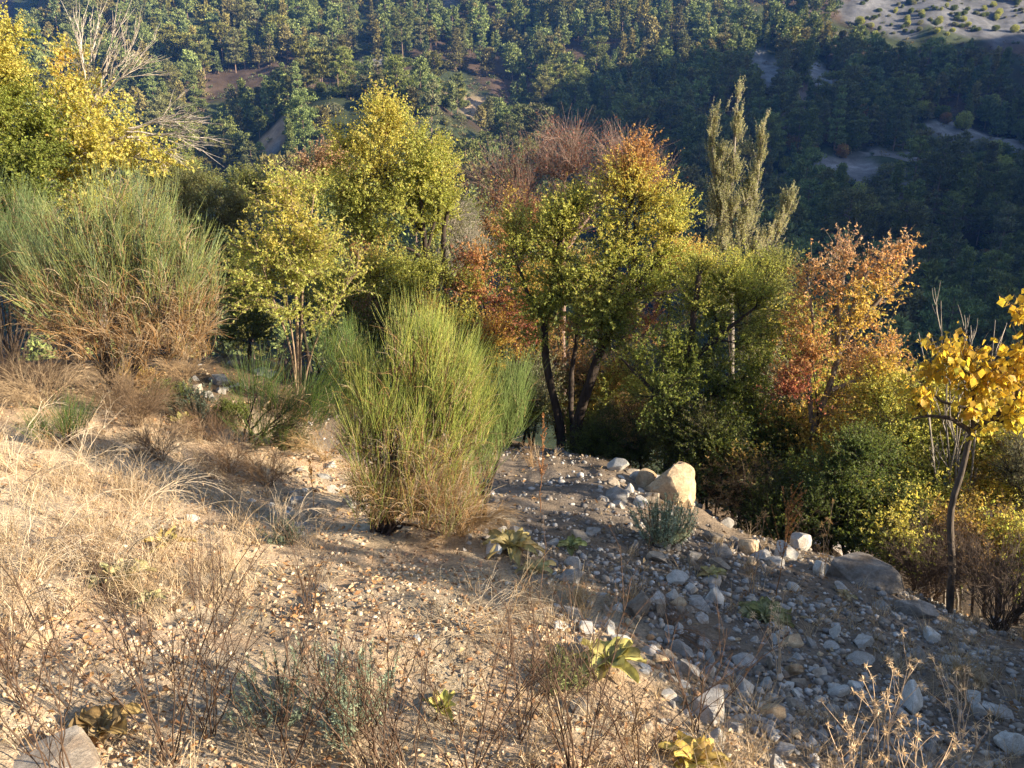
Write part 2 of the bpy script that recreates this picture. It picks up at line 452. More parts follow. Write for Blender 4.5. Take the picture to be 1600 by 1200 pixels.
def build_ground():
    az = np.concatenate([np.arange(-180, -42, 3.0), np.arange(-42, 42, .2), np.arange(42, 180, 3.0)])
    r = np.exp(np.arange(math.log(.45), math.log(900), .0155))
    A, Rr = np.meshgrid(np.radians(az), r, indexing='ij')
    x, y = Rr * np.sin(A), Rr * np.cos(A)
    z = gz(x, y)
    V = np.stack([x, y, z], -1).reshape(-1, 3)
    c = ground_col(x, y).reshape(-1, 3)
    na, nr = len(az), len(r)
    i, j = np.meshgrid(np.arange(na), np.arange(nr - 1), indexing='ij')
    i2 = (i + 1) % na
    f = np.stack([i * nr + j, i * nr + j + 1, i2 * nr + j + 1, i2 * nr + j], -1).reshape(-1, 4)
    b = Buf(); b.add(V, [f], c)
    cap = (np.arange(na) * nr)
    cen = np.array([[0, 0, float(gz(0., .45))]])
    n0 = b.n
    b.add(cen, [], np.array([.3, .22, .14]))
    b.F.append(np.stack([np.full(na, n0), cap, np.roll(cap, -1)], -1))
    o = link('ground', b.mesh('ground', M_GROUND, True))
    tag(o, kind='structure')
build_ground()

# ---------------------------------------------------------------- plant generators
def A(*c): return np.array(c, float)
YG, YEL, GOLD, ORA, RED, RUST, PINK = A(.48, .50, .13), A(.64, .58, .15), A(.66, .49, .13), A(.55, .31, .13), A(.38, .15, .10), A(.32, .17, .11), A(.54, .36, .22)
GRN, DGRN, LGRN, OLIVE, GREY = A(.23, .28, .065), A(.115, .155, .045), A(.32, .36, .08), A(.22, .23, .10), A(.37, .37, .25)
BARK, DBARK, PALEB, BRN = A(.13, .095, .07), A(.055, .042, .034), A(.42, .37, .32), A(.19, .12, .075)
STRAW, STRAW2, TAN = A(.58, .45, .30), A(.48, .37, .25), A(.44, .29, .14)

def pick(pal, s, jit=.22):
    """pal: list of (rgb, weight) ordered; s in 0..1 chooses along it"""
    w = np.cumsum([p[1] for p in pal]); w = w / w[-1]
    idx = np.searchsorted(w, np.clip(s, 0, .9999))
    c = np.array([p[0] for p in pal])[idx]
    return c * (1 + (rng.random((len(s), 1)) - .5) * 2 * jit) * (1 + (rng.random((len(s), 3)) - .5) * .16)

def E(px, py, rx, ry, Y, dz=None, w=1.0):
    c = at(px, py, Y)
    d = c[1] * cp - c[2] * sp
    k = d / F
    return (c, np.array([rx * k, (dz if dz else min(rx, ry) * k), ry * k]), w)

def sample_blobs(blobs, n, shell=.55, gap=.0, gs=1.6, seed=0.):
    w = np.array([b[2] * b[1][0] * b[1][2] for b in blobs]); w /= w.sum()
    out = []
    while len(out) < n:
        k = rng.choice(len(blobs), size=n, p=w)
        c = np.array([b[0] for b in blobs])[k]; r = np.array([b[1] for b in blobs])[k]
        q = rdir(n) * (rng.random((n, 1)) ** shell)
        p = c + q * r
        if gap > 0:
            p = p[fbm(p * gs + seed, 2) + rng.random(len(p)) * .25 > gap]
        out.extend(p)
    return np.array(out[:n])

LEAFN, LEAFS, BLOBS = 1.75, .66, 1.05
def woody(root, base, limbs, blobs, M, pal, leaf=(.05, .03), ntw=6, nl=12, twl=.3, r0=.06, bark=DBARK, up=.2, droop=.35,
          shell=.5, gap=.42, gs=1.6, hb=.5, lean=(0, 0), bare=0.0, twigcol=None, auto=2, seed=None, names=('trunk', 'crown'), brad=1.0, leafrand=.8, cn=1.3, curl=.3):
    seed = seed if seed is not None else rng.random() * 50
    base = np.asarray(base, float)
    blobs = [(b[0], b[1] * BLOBS, b[2]) for b in blobs]; M = int(M * 1.3); gap = gap + .075; gs = gs * 1.3; twl = twl * 1.5; nl = int(round(nl * LEAFN)); leaf = (leaf[0] * LEAFS, leaf[1] * LEAFS)
    ctr = sum(b[0] * b[1][0] for b in blobs) / sum(b[1][0] for b in blobs)
    tb, lb = Buf(), Buf()
    LP, LT, LR_ = [], [], []
    def limb(pts, ra, rb, K=14):
        q = crom(pts, K)
        q[1:-1] += (rng.random((K - 2, 3)) - .5) * ra * .5
        rr = np.linspace(1, 0, K) ** .8 * (ra - rb) + rb
        rr = rr * (1 + (rng.random(K) - .5) * .14)
        tubes(tb, q[None], rr[None], bark[None] * (.85 + .3 * rng.random()), 7)
        LP.append(q); LT.append(unit(np.gradient(q, axis=0))); LR_.append(rr)
    for l in limbs:
        ra, rb = l[0]; limb(l[1], ra, rb)
    for b in blobs:
        for _ in range(auto):
            tgt = b[0] + rdir(1)[0] * b[1] * .5
            if LP:
                q = np.concatenate(LP); rr = np.concatenate(LR_)
                sc_ = np.linalg.norm(q - tgt, axis=1) + np.maximum(0, q[:, 2] - tgt[2] + .1) * 3 - 3 * np.minimum(rr, .05)
                k = int(np.argmin(sc_)); st, r1 = q[k], min(rr[k] * .75, r0 * .6)
            else:
                st, r1 = base - A(0, 0, .1), r0
            mid = st * .5 + tgt * .5 + A(0, 0, .12) * np.linalg.norm(tgt - st) + (rng.random(3) - .5) * .15 * np.linalg.norm(tgt - st)
            limb([st, mid, tgt], r1, max(r1 * .3, .004))
    LP, LT, LR_ = np.concatenate(LP), np.concatenate(LT), np.concatenate(LR_)
    a = sample_blobs(blobs, M, shell, gap, gs, seed)
    d = np.linalg.norm(a[:, None] - LP[None], axis=2)
    s = d + 1.2 * np.maximum(0, LP[None, :, 2] - a[:, None, 2] + .05) - .8 * np.minimum(LR_[None], .03)
    k = s.argmin(1); p0 = LP[k]; dd = np.linalg.norm(a - p0, axis=1)[:, None]
    p1 = p0 + unit(LT[k] * .8 + unit(a - p0) * .7 + A(0, 0, up)) * dd * .5 + (rng.random((M, 3)) - .5) * .12 * dd
    B = bez(p0, p1, a, 7)
    B[:, 1:-1] += (rng.random((M, 5, 3)) - .5) * .05 * dd[:, None]
    rb = np.minimum(LR_[k] * .6, (.003 + .005 * dd[:, 0]) * brad)
    rr = rb[:, None] * np.linspace(1, .25, 7)[None]
    bc = bark[None] * (.8 + .5 * rng.random((M, 1)))
    tubes(tb, B, rr, bc, 4)
    # twigs
    n = M * ntw
    bi = np.repeat(np.arange(M), ntw); t = rng.random(n) * .75 + .25
    f = t * 6; i0 = np.minimum(f.astype(int), 5); fr = (f - i0)[:, None]
    st = B[bi, i0] * (1 - fr) + B[bi, i0 + 1] * fr
    tan = unit(B[bi, i0 + 1] - B[bi, i0])
    out = unit(st - (base + (ctr - base) * .7))
    dr = unit(tan * .7 + rdir(n) * .75 + out * .35 + A(0, 0, up))
    ln = twl * (.45 + .7 * rng.random(n)) * (1.15 - .5 * t)
    e = st + dr * ln[:, None]; m = st + dr * ln[:, None] * .5 + rdir(n) * (.1 * ln)[:, None] + A(0, 0, .04 * twl)
    TW = bez(st, m, e, 4)
    tc = (bark if twigcol is None else twigcol)[None] * (.8 + .5 * rng.random((n, 1)))
    tubes(tb, TW, np.array([[.0028, .0022, .0016, .001]]) * brad, tc, 3)
    # leaves
    keep = rng.random(n) >= bare
    ti = np.repeat(np.arange(n)[keep], nl); nn = len(ti)
    if nn:
        t = rng.random(nn) * .95 + .05
        f = t * 3; i0 = np.minimum(f.astype(int), 2); fr = (f - i0)[:, None]
        c = TW[ti, i0] * (1 - fr) + TW[ti, i0 + 1] * fr
        ax = unit(dr[ti] * .35 + rdir(nn) * leafrand + A(0, 0, -droop))
        nm = rdir(nn, .15)
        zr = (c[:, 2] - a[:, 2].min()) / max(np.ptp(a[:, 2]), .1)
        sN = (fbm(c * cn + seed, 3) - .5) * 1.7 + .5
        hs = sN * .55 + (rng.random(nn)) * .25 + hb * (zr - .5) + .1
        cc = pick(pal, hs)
        Ls = leaf[0] * (.55 + .75 * rng.random(nn))
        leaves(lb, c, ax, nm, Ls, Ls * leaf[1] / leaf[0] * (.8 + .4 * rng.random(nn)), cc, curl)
    link(names[0], tb.mesh(names[0], M_BARK, True, base), root)
    if nn:
        link(names[1], lb.mesh(names[1], M_LEAF, False, base), root)

def tree(name, label, cat, base, limbs, blobs, M, pal, group=None, **k):
    root = tag(empty(name, base), label, cat, group)
    woody(root, base, limbs, blobs, M, pal, **k)
    return root

def broom(name, label, base, blobs, n, tuft=10, ln=(.3, .65), dead=.12, deadlow=0.0, thick=.0019, rad=.35, cols=None, nb=16, up=.9, cent=None, group=None, shell=.4, dark=.0):
    base = np.asarray(base, float)
    root = tag(empty(name, base), label, 'shrub', group)
    sb, wb = Buf(), Buf()
    T = sample_blobs(blobs, n, shell, .3, 2.2, rng.random() * 40)
    cen = base if cent is None else cent
    # wood
    k = rng.choice(n, nb, replace=False); tg = T[k]
    p0 = base + (rng.random((nb, 3)) - .5) * A(.18, .18, 0) - A(0, 0, .05)
    m = p0 * .5 + tg * .5 + A(0, 0, .1) - (tg - p0) * A(.12, .12, 0)
    W = bez(p0, m, tg, 9); W[:, 1:-1] += (rng.random((nb, 7, 3)) - .5) * .04
    tubes(wb, W, np.linspace(1, .25, 9)[None] * (.010 + .008 * rng.random((nb, 1))), np.broadcast_to(DBARK, (nb, 3)) * (.8 + .8 * rng.random((nb, 1))), 5)
    WP = W.reshape(-1, 3)
    j = np.linalg.norm(T[:, None] - WP[None], axis=2)
    j = (j + 1.5 * np.maximum(0, WP[None, :, 2] - T[:, None, 2])).argmin(1)
    p0 = WP[j]; mm = p0 * .5 + T * .5 + rdir(n) * .04
    tubes(wb, bez(p0, mm, T, 5), np.array([[.004, .0035, .003, .0025, .002]]), np.broadcast_to(BRN * .6, (n, 3)) * (.6 + .9 * rng.random((n, 1))), 3)
    # stems
    N = n * tuft; ti = np.repeat(np.arange(n), tuft)
    zr = (T[:, 2] - T[:, 2].min()) / max(np.ptp(T[:, 2]), .01)
    outw = T - cen; outw[:, 2] *= .4
    td = unit(unit(outw) * rad + A(0, 0, up) + rdir(n) * .36)
    dr = unit(td[ti] + rdir(N) * .28)
    L_ = ln[0] + (ln[1] - ln[0]) * rng.random(N)
    s = T[ti] + rdir(N) * .035
    e = s + dr * L_[:, None] + A(0, 0, .08) * L_[:, None] * up
    mid = s + dr * L_[:, None] * .5 + rdir(N) * (.06 * L_)[:, None]
    nz = (fbm(T * 1.5 + 3, 3) - .5) * 1.8 + .5
    pd = np.clip(dead + deadlow * (1 - sstep(.15, .6, zr)) + (nz - .5) * .25 * (dead > 0), 0, 1)
    isd = rng.random(N) < pd[ti]
    cols = cols or (A(.075, .145, .03), A(.16, .23, .04), A(.11, .17, .075))
    cg = np.array(cols)[rng.integers(0, len(cols), N)] * (.65 + .7 * rng.random((N, 1))) * (.75 + .5 * nz[ti, None]) * (1 - dark)
    cd = np.array([TAN, STRAW * .85, A(.36, .2, .08)])[rng.integers(0, 3, N)] * (.6 + .6 * rng.random((N, 1)))
    c = np.where(isd[:, None], cd, cg)
    dr2 = rdir(N, -.2); e = np.where(isd[:, None], s + unit(dr + dr2 * .7) * L_[:, None] * .8, e)
    tubes(sb, bez(s, mid, e, 4), np.array([[1, .9, .7, .35]]) * thick * (.7 + .6 * rng.random((N, 1))), c, 3)
    link('woody_base', wb.mesh('woody_base', M_BARK, True, base), root)
    link('green_stems' if dead < .6 else 'dry_stems', sb.mesh('stems', M_STEM, True, base), root)
    return root

def dead_shrub(name, label, cat, base, n, h, spread, col, nside=8, r=.0022, sl=.18, up=.55, lean=(0, 0), head=None, group=None, wob=.05, arch=0.0, bend=0.25, fork=2):
    """bare branching stems rising from one root; head = (rgb, size, count) puts a spiky seed head on each tip"""
    base = np.asarray(base, float)
    root = tag(empty(name, base), label, cat, group)
    b = Buf(); hb_ = Buf()
    d = rdir(n) * A(spread, spread, 0) + A(lean[0], lean[1], 1.0)
    d = unit(d); L_ = h * (.6 + .5 * rng.random(n))
    p0 = base + rdir(n) * A(.03, .03, 0) - A(0, 0, .03)
    e = p0 + d * L_[:, None]; e[:, 2] -= arch * h * rng.random(n)
    m = p0 + (unit(d + A(0, 0, bend * 2))) * (L_ * .55)[:, None] + rdir(n) * wob * h
    S = bez(p0, m, e, 9); S[:, 1:-1] += (rng.random((n, 7, 3)) - .5) * wob * .5 * h
    cc = np.broadcast_to(col, (n, 3)) * (.7 + .6 * rng.random((n, 1)))
    tubes(b, S, np.linspace(1, .4, 9)[None] * r * (.8 + .5 * rng.random((n, 1))), cc, 4)
    tips = [S[:, -1]]; cur, curL, curc = S, L_, cc
    for lev in range(fork):
        N = len(cur) * nside; bi = np.repeat(np.arange(len(cur)), nside); K = cur.shape[1]
        t = rng.random(N) * .65 + .3; f = t * (K - 1); i0 = np.minimum(f.astype(int), K - 2); fr = (f - i0)[:, None]
        s = cur[bi, i0] * (1 - fr) + cur[bi, i0 + 1] * fr; tan = unit(cur[bi, i0 + 1] - cur[bi, i0])
        dr = unit(tan + rdir(N) * .65 + A(0, 0, up * .4))
        ll = sl * (.45 + .9 * rng.random(N)) * (.6 ** lev)
        ee = s + dr * ll[:, None]; ee[:, 2] -= arch * ll * rng.random(N)
        mm = s + dr * ll[:, None] * .5 + A(0, 0, .06) * ll[:, None] + rdir(N) * (.06 * ll)[:, None]
        nx = bez(s, mm, ee, 5); c2 = curc[bi] * (.85 + .3 * rng.random((N, 1)))
        tubes(b, nx, np.array([[1, .9, .8, .65, .45]]) * r * (.6 ** (lev + 1)), c2, 3)
        tips.append(ee); cur, curL, curc = nx, ll, c2; nside = max(2, nside // 2)
    link('stems', b.mesh('stems', M_STRAW, True, base), root)
    if head:
        tp = np.concatenate(tips[:head[3]]); k = head[2]
        for q in tp:
            hb_ = Buf()
            leaves(hb_, q + rdir(k) * head[1] * .12, rdir(k, .2), rdir(k), head[1] * (.5 + .8 * rng.random(k)), head[1] * .18, np.broadcast_to(head[0], (k, 3)) * (.7 + .6 * rng.random((k, 1))))
            link('seed_head', hb_.mesh('seed_head', M_STRAW, False, q), root, q - base)
    return root

def spike(name, label, base, h, n, col, cat='dead plant', lean=0.0, group=None, side=.22, dens=160, r=.004):
    """tall dry seed spike: a stem with upright side spikes crusted with seed husks"""
    base = np.asarray(base, float); root = tag(empty(name, base), label, cat, group)
    b, sb = Buf(), Buf()
    K = 10; t = np.linspace(0, 1, K)[:, None]
    main = base - A(0, 0, .03) + A(lean, 0, 1) * h * t + (rng.random((K, 3)) - .5) * .02
    tubes(b, main[None], np.linspace(1, .4, K)[None] * r, col[None] * .8, 5)
    N = n; tt = .35 + .6 * rng.random(N); s = base + A(lean, 0, 1) * h * tt[:, None]
    dr = unit(rdir(N) * A(1, 1, .2) * .55 + A(lean, 0, .9)); ll = side * h * (1.25 - tt) * (.6 + .8 * rng.random(N)) * 1.6
    P = bez(s, s + dr * ll[:, None] * .5 + rdir(N) * .01, s + dr * ll[:, None] + A(0, 0, .1) * ll[:, None], 6)
    tubes(b, P, np.linspace(1, .5, 6)[None] * r * .4, np.broadcast_to(col * .8, (N, 3)), 3)
    Pm = np.concatenate([P, crom(main[4:], 6)[None]]); M = len(Pm)
    bi = rng.integers(0, M, dens * M // 4); tq = rng.random(len(bi)) * 5; i0 = np.minimum(tq.astype(int), 4); fr = (tq - i0)[:, None]
    c = Pm[bi, i0] * (1 - fr) + Pm[bi, i0 + 1] * fr + rdir(len(bi)) * .004
    leaves(sb, c, rdir(len(bi), .5), rdir(len(bi)), .012 * (.6 + .8 * rng.random(len(bi))), .008, np.broadcast_to(col, (len(bi), 3)) * (.6 + .8 * rng.random((len(bi), 1))))
    link('stem', b.mesh('stem', M_STRAW, True, base), root)
    link('seed_husks', sb.mesh('seed_husks', M_STRAW, False, base), root)
    return root

def rosette(name, label, base, n, L, W, col, up=.5, cat='mullein', group=None, droop=.6, col2=None, tilt=(0, 0)):
    """felted broad leaves spreading from one crown"""
    base = np.asarray(base, float); b = Buf()
    K, J = 13, 7
    for i in range(n):
        az = i * 2.4 + rng.random() * .6; f = i / n
        el = up * (1.1 - f) + .12 + rng.random() * .25
        l = L * (.55 + .5 * f + .15 * rng.random()); w = W * (.8 + .4 * rng.random())
        h = np.array([math.cos(az), math.sin(az), 0]); h[:2] += tilt
        t = np.linspace(0, 1, K)
        ang = el - droop * t * (1 + .5 * rng.random()) * 1.3
        dx = np.cumsum(np.cos(ang)) / K * l; dz = np.cumsum(np.sin(ang)) / K * l
        mid = base + A(0, 0, .02) + dx[:, None] * h + dz[:, None] * A(0, 0, 1)
        s = np.cross(h, A(0, 0, 1)); prof_ = np.sin(np.pi * np.clip(t, .03, .985) ** .8) ** .75 * w * .5 * (1 + .3 * (fbm(np.stack([t * 7 + i * 9, t * 0 + i, t * 0], -1), 2) - .5)) + .004
        u = np.linspace(-1, 1, J)
        lift = (np.abs(u) ** 1.3)[None] * .35 * w + np.sin(t * 9 + rng.random() * 6)[:, None] * u[None] * .14 * w
        tw = (rng.random() - .5) * .8
        V = mid[:, None] + (prof_[:, None] * u[None])[..., None] * s + (lift + tw * prof_[:, None] * u[None] * t[:, None])[..., None] * A(0, 0, 1)
        k, j = np.meshgrid(np.arange(K - 1), np.arange(J - 1), indexing='ij')
        fc = np.stack([k * J + j, k * J + j + 1, (k + 1) * J + j + 1, (k + 1) * J + j], -1).reshape(-1, 4)
        c = col * (.75 + .5 * rng.random()) * (1 + (rng.random(3) - .5) * .15)
        if col2 is not None and rng.random() < .4: c = col2 * (.7 + .5 * rng.random())
        cv = c[None, None] * np.where(np.abs(u) < .2, 1.25, 1.0)[None, :, None] * (.62 + .7 * fbm(V * 60 + i, 3))[..., None] * (1 - .35 * (np.abs(u) > .9))[None, :, None]
        b.add(V.reshape(-1, 3), [fc], cv.reshape(-1, 3))
    o = link(name, b.mesh(name, M_FELT, True, base), None, base)
    return tag(o, label, cat, group)

def spurge(name, label, base, n, h, spread, col, cat='spurge', group=None, leafL=.035, dens=60, lean=(0, 0)):
    """grey-green stems closely set with narrow leaves"""
    base = np.asarray(base, float); root = tag(empty(name, base), label, cat, group)
    b, lb = Buf(), Buf()
    d = unit(rdir(n) * A(1, 1, 0) * spread * rng.random((n, 1)) ** .5 + A(lean[0], lean[1], .8)); l = h * (.65 + .4 * rng.random(n))
    p0 = base + rdir(n) * A(.05, .05, 0) - A(0, 0, .02); e = p0 + d * l[:, None]
    m = p0 + unit(d * A(1.4, 1.4, .6)) * (l * .5)[:, None]
    S = bez(p0, m, e, 8)
    tubes(b, S, np.linspace(1, .6, 8)[None] * .003, np.broadcast_to(A(.2, .14, .09), (n, 3)), 4)
    N = n * dens; bi = np.repeat(np.arange(n), dens); t = 1 - rng.random(N) ** 1.3 * .7; f = t * 7; i0 = np.minimum(f.astype(int), 6); fr = (f - i0)[:, None]
    c = S[bi, i0] * (1 - fr) + S[bi, i0 + 1] * fr; tan = unit(S[bi, i0 + 1] - S[bi, i0])
    ax = unit(tan * .55 + rdir(N) * .9)
    leaves(lb, c, ax, tan + rdir(N) * .2, leafL * (.6 + .6 * rng.random(N)), leafL * .2, np.broadcast_to(col, (N, 3)) * (.65 + .7 * rng.random((N, 1))), .1)
    link('stems', b.mesh('stems', M_STRAW, True, base), root)
    link('foliage', lb.mesh('foliage', M_FELT, False, base), root)
    return root

# ---------------------------------------------------------------- rocks
def ico(sub):
    import bmesh
    bm = bmesh.new(); bmesh.ops.create_icosphere(bm, subdivisions=sub, radius=1)
    V = np.array([v.co[:] for v in bm.verts]); Fc = np.array([[v.index for v in f.verts] for f in bm.faces]); bm.free()
    return V, Fc
ICO4, ICO1 = ico(4), ico(1)
def rock_arrays(ncut=9, rough=.03, flat=.8, src=ICO4, depth=(.36, .66)):
    V, Fc = src
    p = V.copy(); s = rng.random() * 60
    p *= A(1, .75 + .4 * rng.random(), flat)
    for _ in range(ncut):
        n = rdir(1)[0]; d = depth[0] + (depth[1] - depth[0]) * rng.random()
        p = p - np.maximum(0, p @ n - d * np.linalg.norm(n * A(1, .9, flat)))[:, None] * n * .93
    p = p * (1 + (fbm(p * 1.3 + s, 2) - .5)[:, None] * .12) / np.abs(p).max()
    p = p + V * ((fbm(p * 6 + s, 3) - .5) * rough * 2)[:, None]
    return p, Fc
def rock_mesh(mat, taper=0.0, lean=0.0, **k):
    p, Fc = rock_arrays(**k); b = Buf()
    if taper:
        h = p[:, 2:3].copy(); p[:, :2] *= 1 - taper * np.clip(h, -.6, 1); p[:, :1] += lean * h
    b.add(p, [Fc], A(.4, .38, .35))
    me = b.mesh('rock', mat, True)
    try: me.set_sharp_from_angle(angle=R_(22))
    except Exception: pass
    return me
M_ROCKG = rock_mat('grey_brown_limestone', (.15, .125, .105), (.40, .36, .32), (.20, .14, .09), .7)
BOULDER_G = [rock_mesh(M_ROCKG, ncut=15, flat=.85, rough=.05, depth=(.34, .6)) for _ in range(4)]
BOULDER_T = rock_mesh(M_ROCKW, ncut=12, flat=.95, rough=.10, depth=(.44, .74), taper=.3, lean=.14)
ROCKS = [rock_mesh(M_ROCK, ncut=int(rng.integers(12, 20)), flat=.6 + .35 * rng.random()) for _ in range(12)]
ROCKSW = [rock_mesh(M_ROCKW, ncut=int(rng.integers(6, 11)), flat=.7 + .2 * rng.random()) for _ in range(4)]
ROCKSP = [rock_mesh(M_ROCKP, ncut=int(rng.integers(12, 20)), flat=.6 + .3 * rng.random()) for _ in range(6)]
ROCKSB = [rock_mesh(M_ROCKB, ncut=int(rng.integers(11, 18)), flat=.65 + .3 * rng.random()) for _ in range(5)]
def put_rock(me, p, s, label, group=None, rot=None, sink=.3, name='rock', cat='rock'):
    o = link(name, me, None, None)
    s = np.asarray(s, float) * np.ones(3)
    o.scale = [float(a) for a in s]
    o.rotation_euler = rot if rot is not None else ((rng.random() - .5) * .5, (rng.random() - .5) * .5, rng.random() * 6.28)
    o.location = [float(p[0]), float(p[1]), float(p[2] + s[2] * (.62 - sink * 1.2))]
    return tag(o, label, cat, group)
def rock_px(me, px, py, w, h, label, **k):
    """px,py = where it meets the ground (bottom centre); w,h = pixel size"""
    p = hit(px, py); d = p[1] * cp - p[2] * sp
    W = w / F * d / 2; H = h / F * d / 2
    p = p + A(0, W * .5, 0); p[2] = float(gz(p[0], p[1]))
    return put_rock(me, p, (W * 1.12, W * 1.0, H * 1.35), label, **k)

# ---------------------------------------------------------------- far pines
def pine_arrays(kind, dens=1.0):
    """returns (trunk Buf, crown Buf) of a pine about 14 m tall standing at the origin"""
    tb, lb = Buf(), Buf()
    H = 14.0 * (.9 + .25 * rng.random())
    tint = A(.8 + .3 * rng.random(), .85 + .3 * rng.random(), .8 + .5 * rng.random()) * (.75 + .5 * rng.random())
    bend = (rng.random(2) - .5) * 1.2
    K = 12; t = np.linspace(0, 1, K)
    tr = np.stack([bend[0] * t ** 2, bend[1] * t ** 2, H * t - .6], 1)
    tubes(tb, tr[None], (np.linspace(.22, .04, K) * (H / 14))[None], A(.22, .15, .11)[None], 6)
    if kind == 'cone': h0, wid, nlev, sh = .14, 2.9, 13, 1.0
    elif kind == 'slim': h0, wid, nlev, sh = .2, 2.0, 14, .8
    elif kind == 'round': h0, wid, nlev, sh = .25, 3.9, 11, .45
    elif kind == 'umbrella': h0, wid, nlev, sh = .4, 4.2, 8, .25
    elif kind == 'leggy': h0, wid, nlev, sh = .26, 3.3, 10, .4
    else: h0, wid, nlev, sh = .05, 3.2, 8, .6
    C, Dr, Sz = [], [], []
    for i in range(nlev):
        f = (i + rng.random() * .6) / nlev
        z = h0 + (1 - h0) * f
        w = wid * (1 - f) ** sh * (.65 + .6 * rng.random()) if kind not in ('umbrella', 'round') else wid * math.sqrt(max(.05, 1 - (2 * f - .75) ** 2 / 1.7)) * (.6 + .6 * rng.random())
        nb = rng.integers(4, 7)
        a0 = rng.random() * 6.28
        for j in range(nb):
            if rng.random() < .16: continue
            az = a0 + j * 6.28 / nb + (rng.random() - .5) * .7
            L_ = w * (.6 + .6 * rng.random())
            p0 = np.array([np.interp(z, t, tr[:, 0]), np.interp(z, t, tr[:, 1]), H * z - .6])
            d = np.array([math.cos(az), math.sin(az), .15 + .3 * f])
            p2 = p0 + d * L_; p1 = p0 + d * L_ * .5 - A(0, 0, .1) * L_
            br = bez(p0[None], p1[None], p2[None], 5)
            tubes(tb, br, np.array([[.07, .06, .045, .03, .02]]), A(.15, .11, .085)[None], 3)
            nc = max(2, int(L_ / .62))
            for q in range(nc):
                tt = .38 + .62 * (q + rng.random()) / nc
                c = (1 - tt) ** 2 * p0 + 2 * tt * (1 - tt) * p1 + tt * tt * p2
                C.append(c + rdir(1)[0] * A(.35, .35, .22)); Dr.append(unit(d * .5 + A(0, 0, .8))); Sz.append(.5 + .5 * rng.random())
    C.append(tr[-1]); Dr.append(A(0, 0, 1)); Sz.append(.5)
    C, Dr, Sz = np.array(C), np.array(Dr), np.array(Sz)
    m = int(46 * dens); N = len(C) * m; ci = np.repeat(np.arange(len(C)), m)
    c = C[ci] + rdir(N) * (Sz[ci] * rng.random(N) ** .6)[:, None] * A(1.15, 1.15, .75)
    ax = unit(Dr[ci] * .8 + rdir(N) * .8)
    L_ = (.32 + .32 * rng.random(N)) / math.sqrt(dens); cc = A(.185, .195, .06) * tint * (.65 + .7 * rng.random((len(C), 1)))[ci] * (.75 + .5 * rng.random((N, 1)))
    leaves(lb, c, ax, rdir(N, .4), L_, L_ * .42, cc, .15)
    return tb, lb, (C, Dr, Sz, H, tr)

KINDS = ['cone', 'slim', 'round', 'umbrella', 'leggy', 'young', 'round', 'cone', 'round', 'slim', 'leggy', 'umbrella', 'cone', 'round']
DESC = {'cone': 'cone-shaped pine', 'slim': 'slender narrow pine', 'round': 'broad round-crowned pine', 'umbrella': 'flat-topped spreading pine', 'leggy': 'pine with a short bare trunk', 'young': 'low bushy young pine'}
PINES = []
for kd in KINDS:
    tb, lb, _ = pine_arrays(kd)
    PINES.append((kd, tb.mesh('trunk', M_BARK, True), lb.mesh('crown', M_NEEDLE)))
    lite = pine_arrays(kd, .22)
    PINES[-1] = PINES[-1] + (lite[0], lite[1])

def area_name(px, py):
    """landmarks on the far slope as the photograph shows them"""
    if px < 90: return 'at the slope edge by the blue gap'
    if 480 < px < 800 and 85 < py < 215: return 'on the sunlit rocky knoll'
    if 360 < px < 500 and 170 < py < 270: return 'beside the brown dirt clearing'
    if py < 60: r = 'high on the slope'
    elif py < 140: r = 'midway up the slope'
    elif py < 260: r = 'low on the slope'
    else: r = 'in the shaded valley bottom'
    if px < 250: c = 'behind the dead branch fans'
    elif px < 480: c = 'left of the rocky knoll'
    elif px < 800: c = 'around the rocky knoll' if py < 90 else 'behind the big yellow tree'
    elif px < 1080: c = 'above the red-twigged tree'
    elif px < 1180: c = 'above the grey-green spires'
    elif px < 1320: c = 'around the bare pale gullies'
    elif px < 1460: c = 'above the orange-leaved tree'
    else: c = 'by the right edge'
    return r + ' ' + c

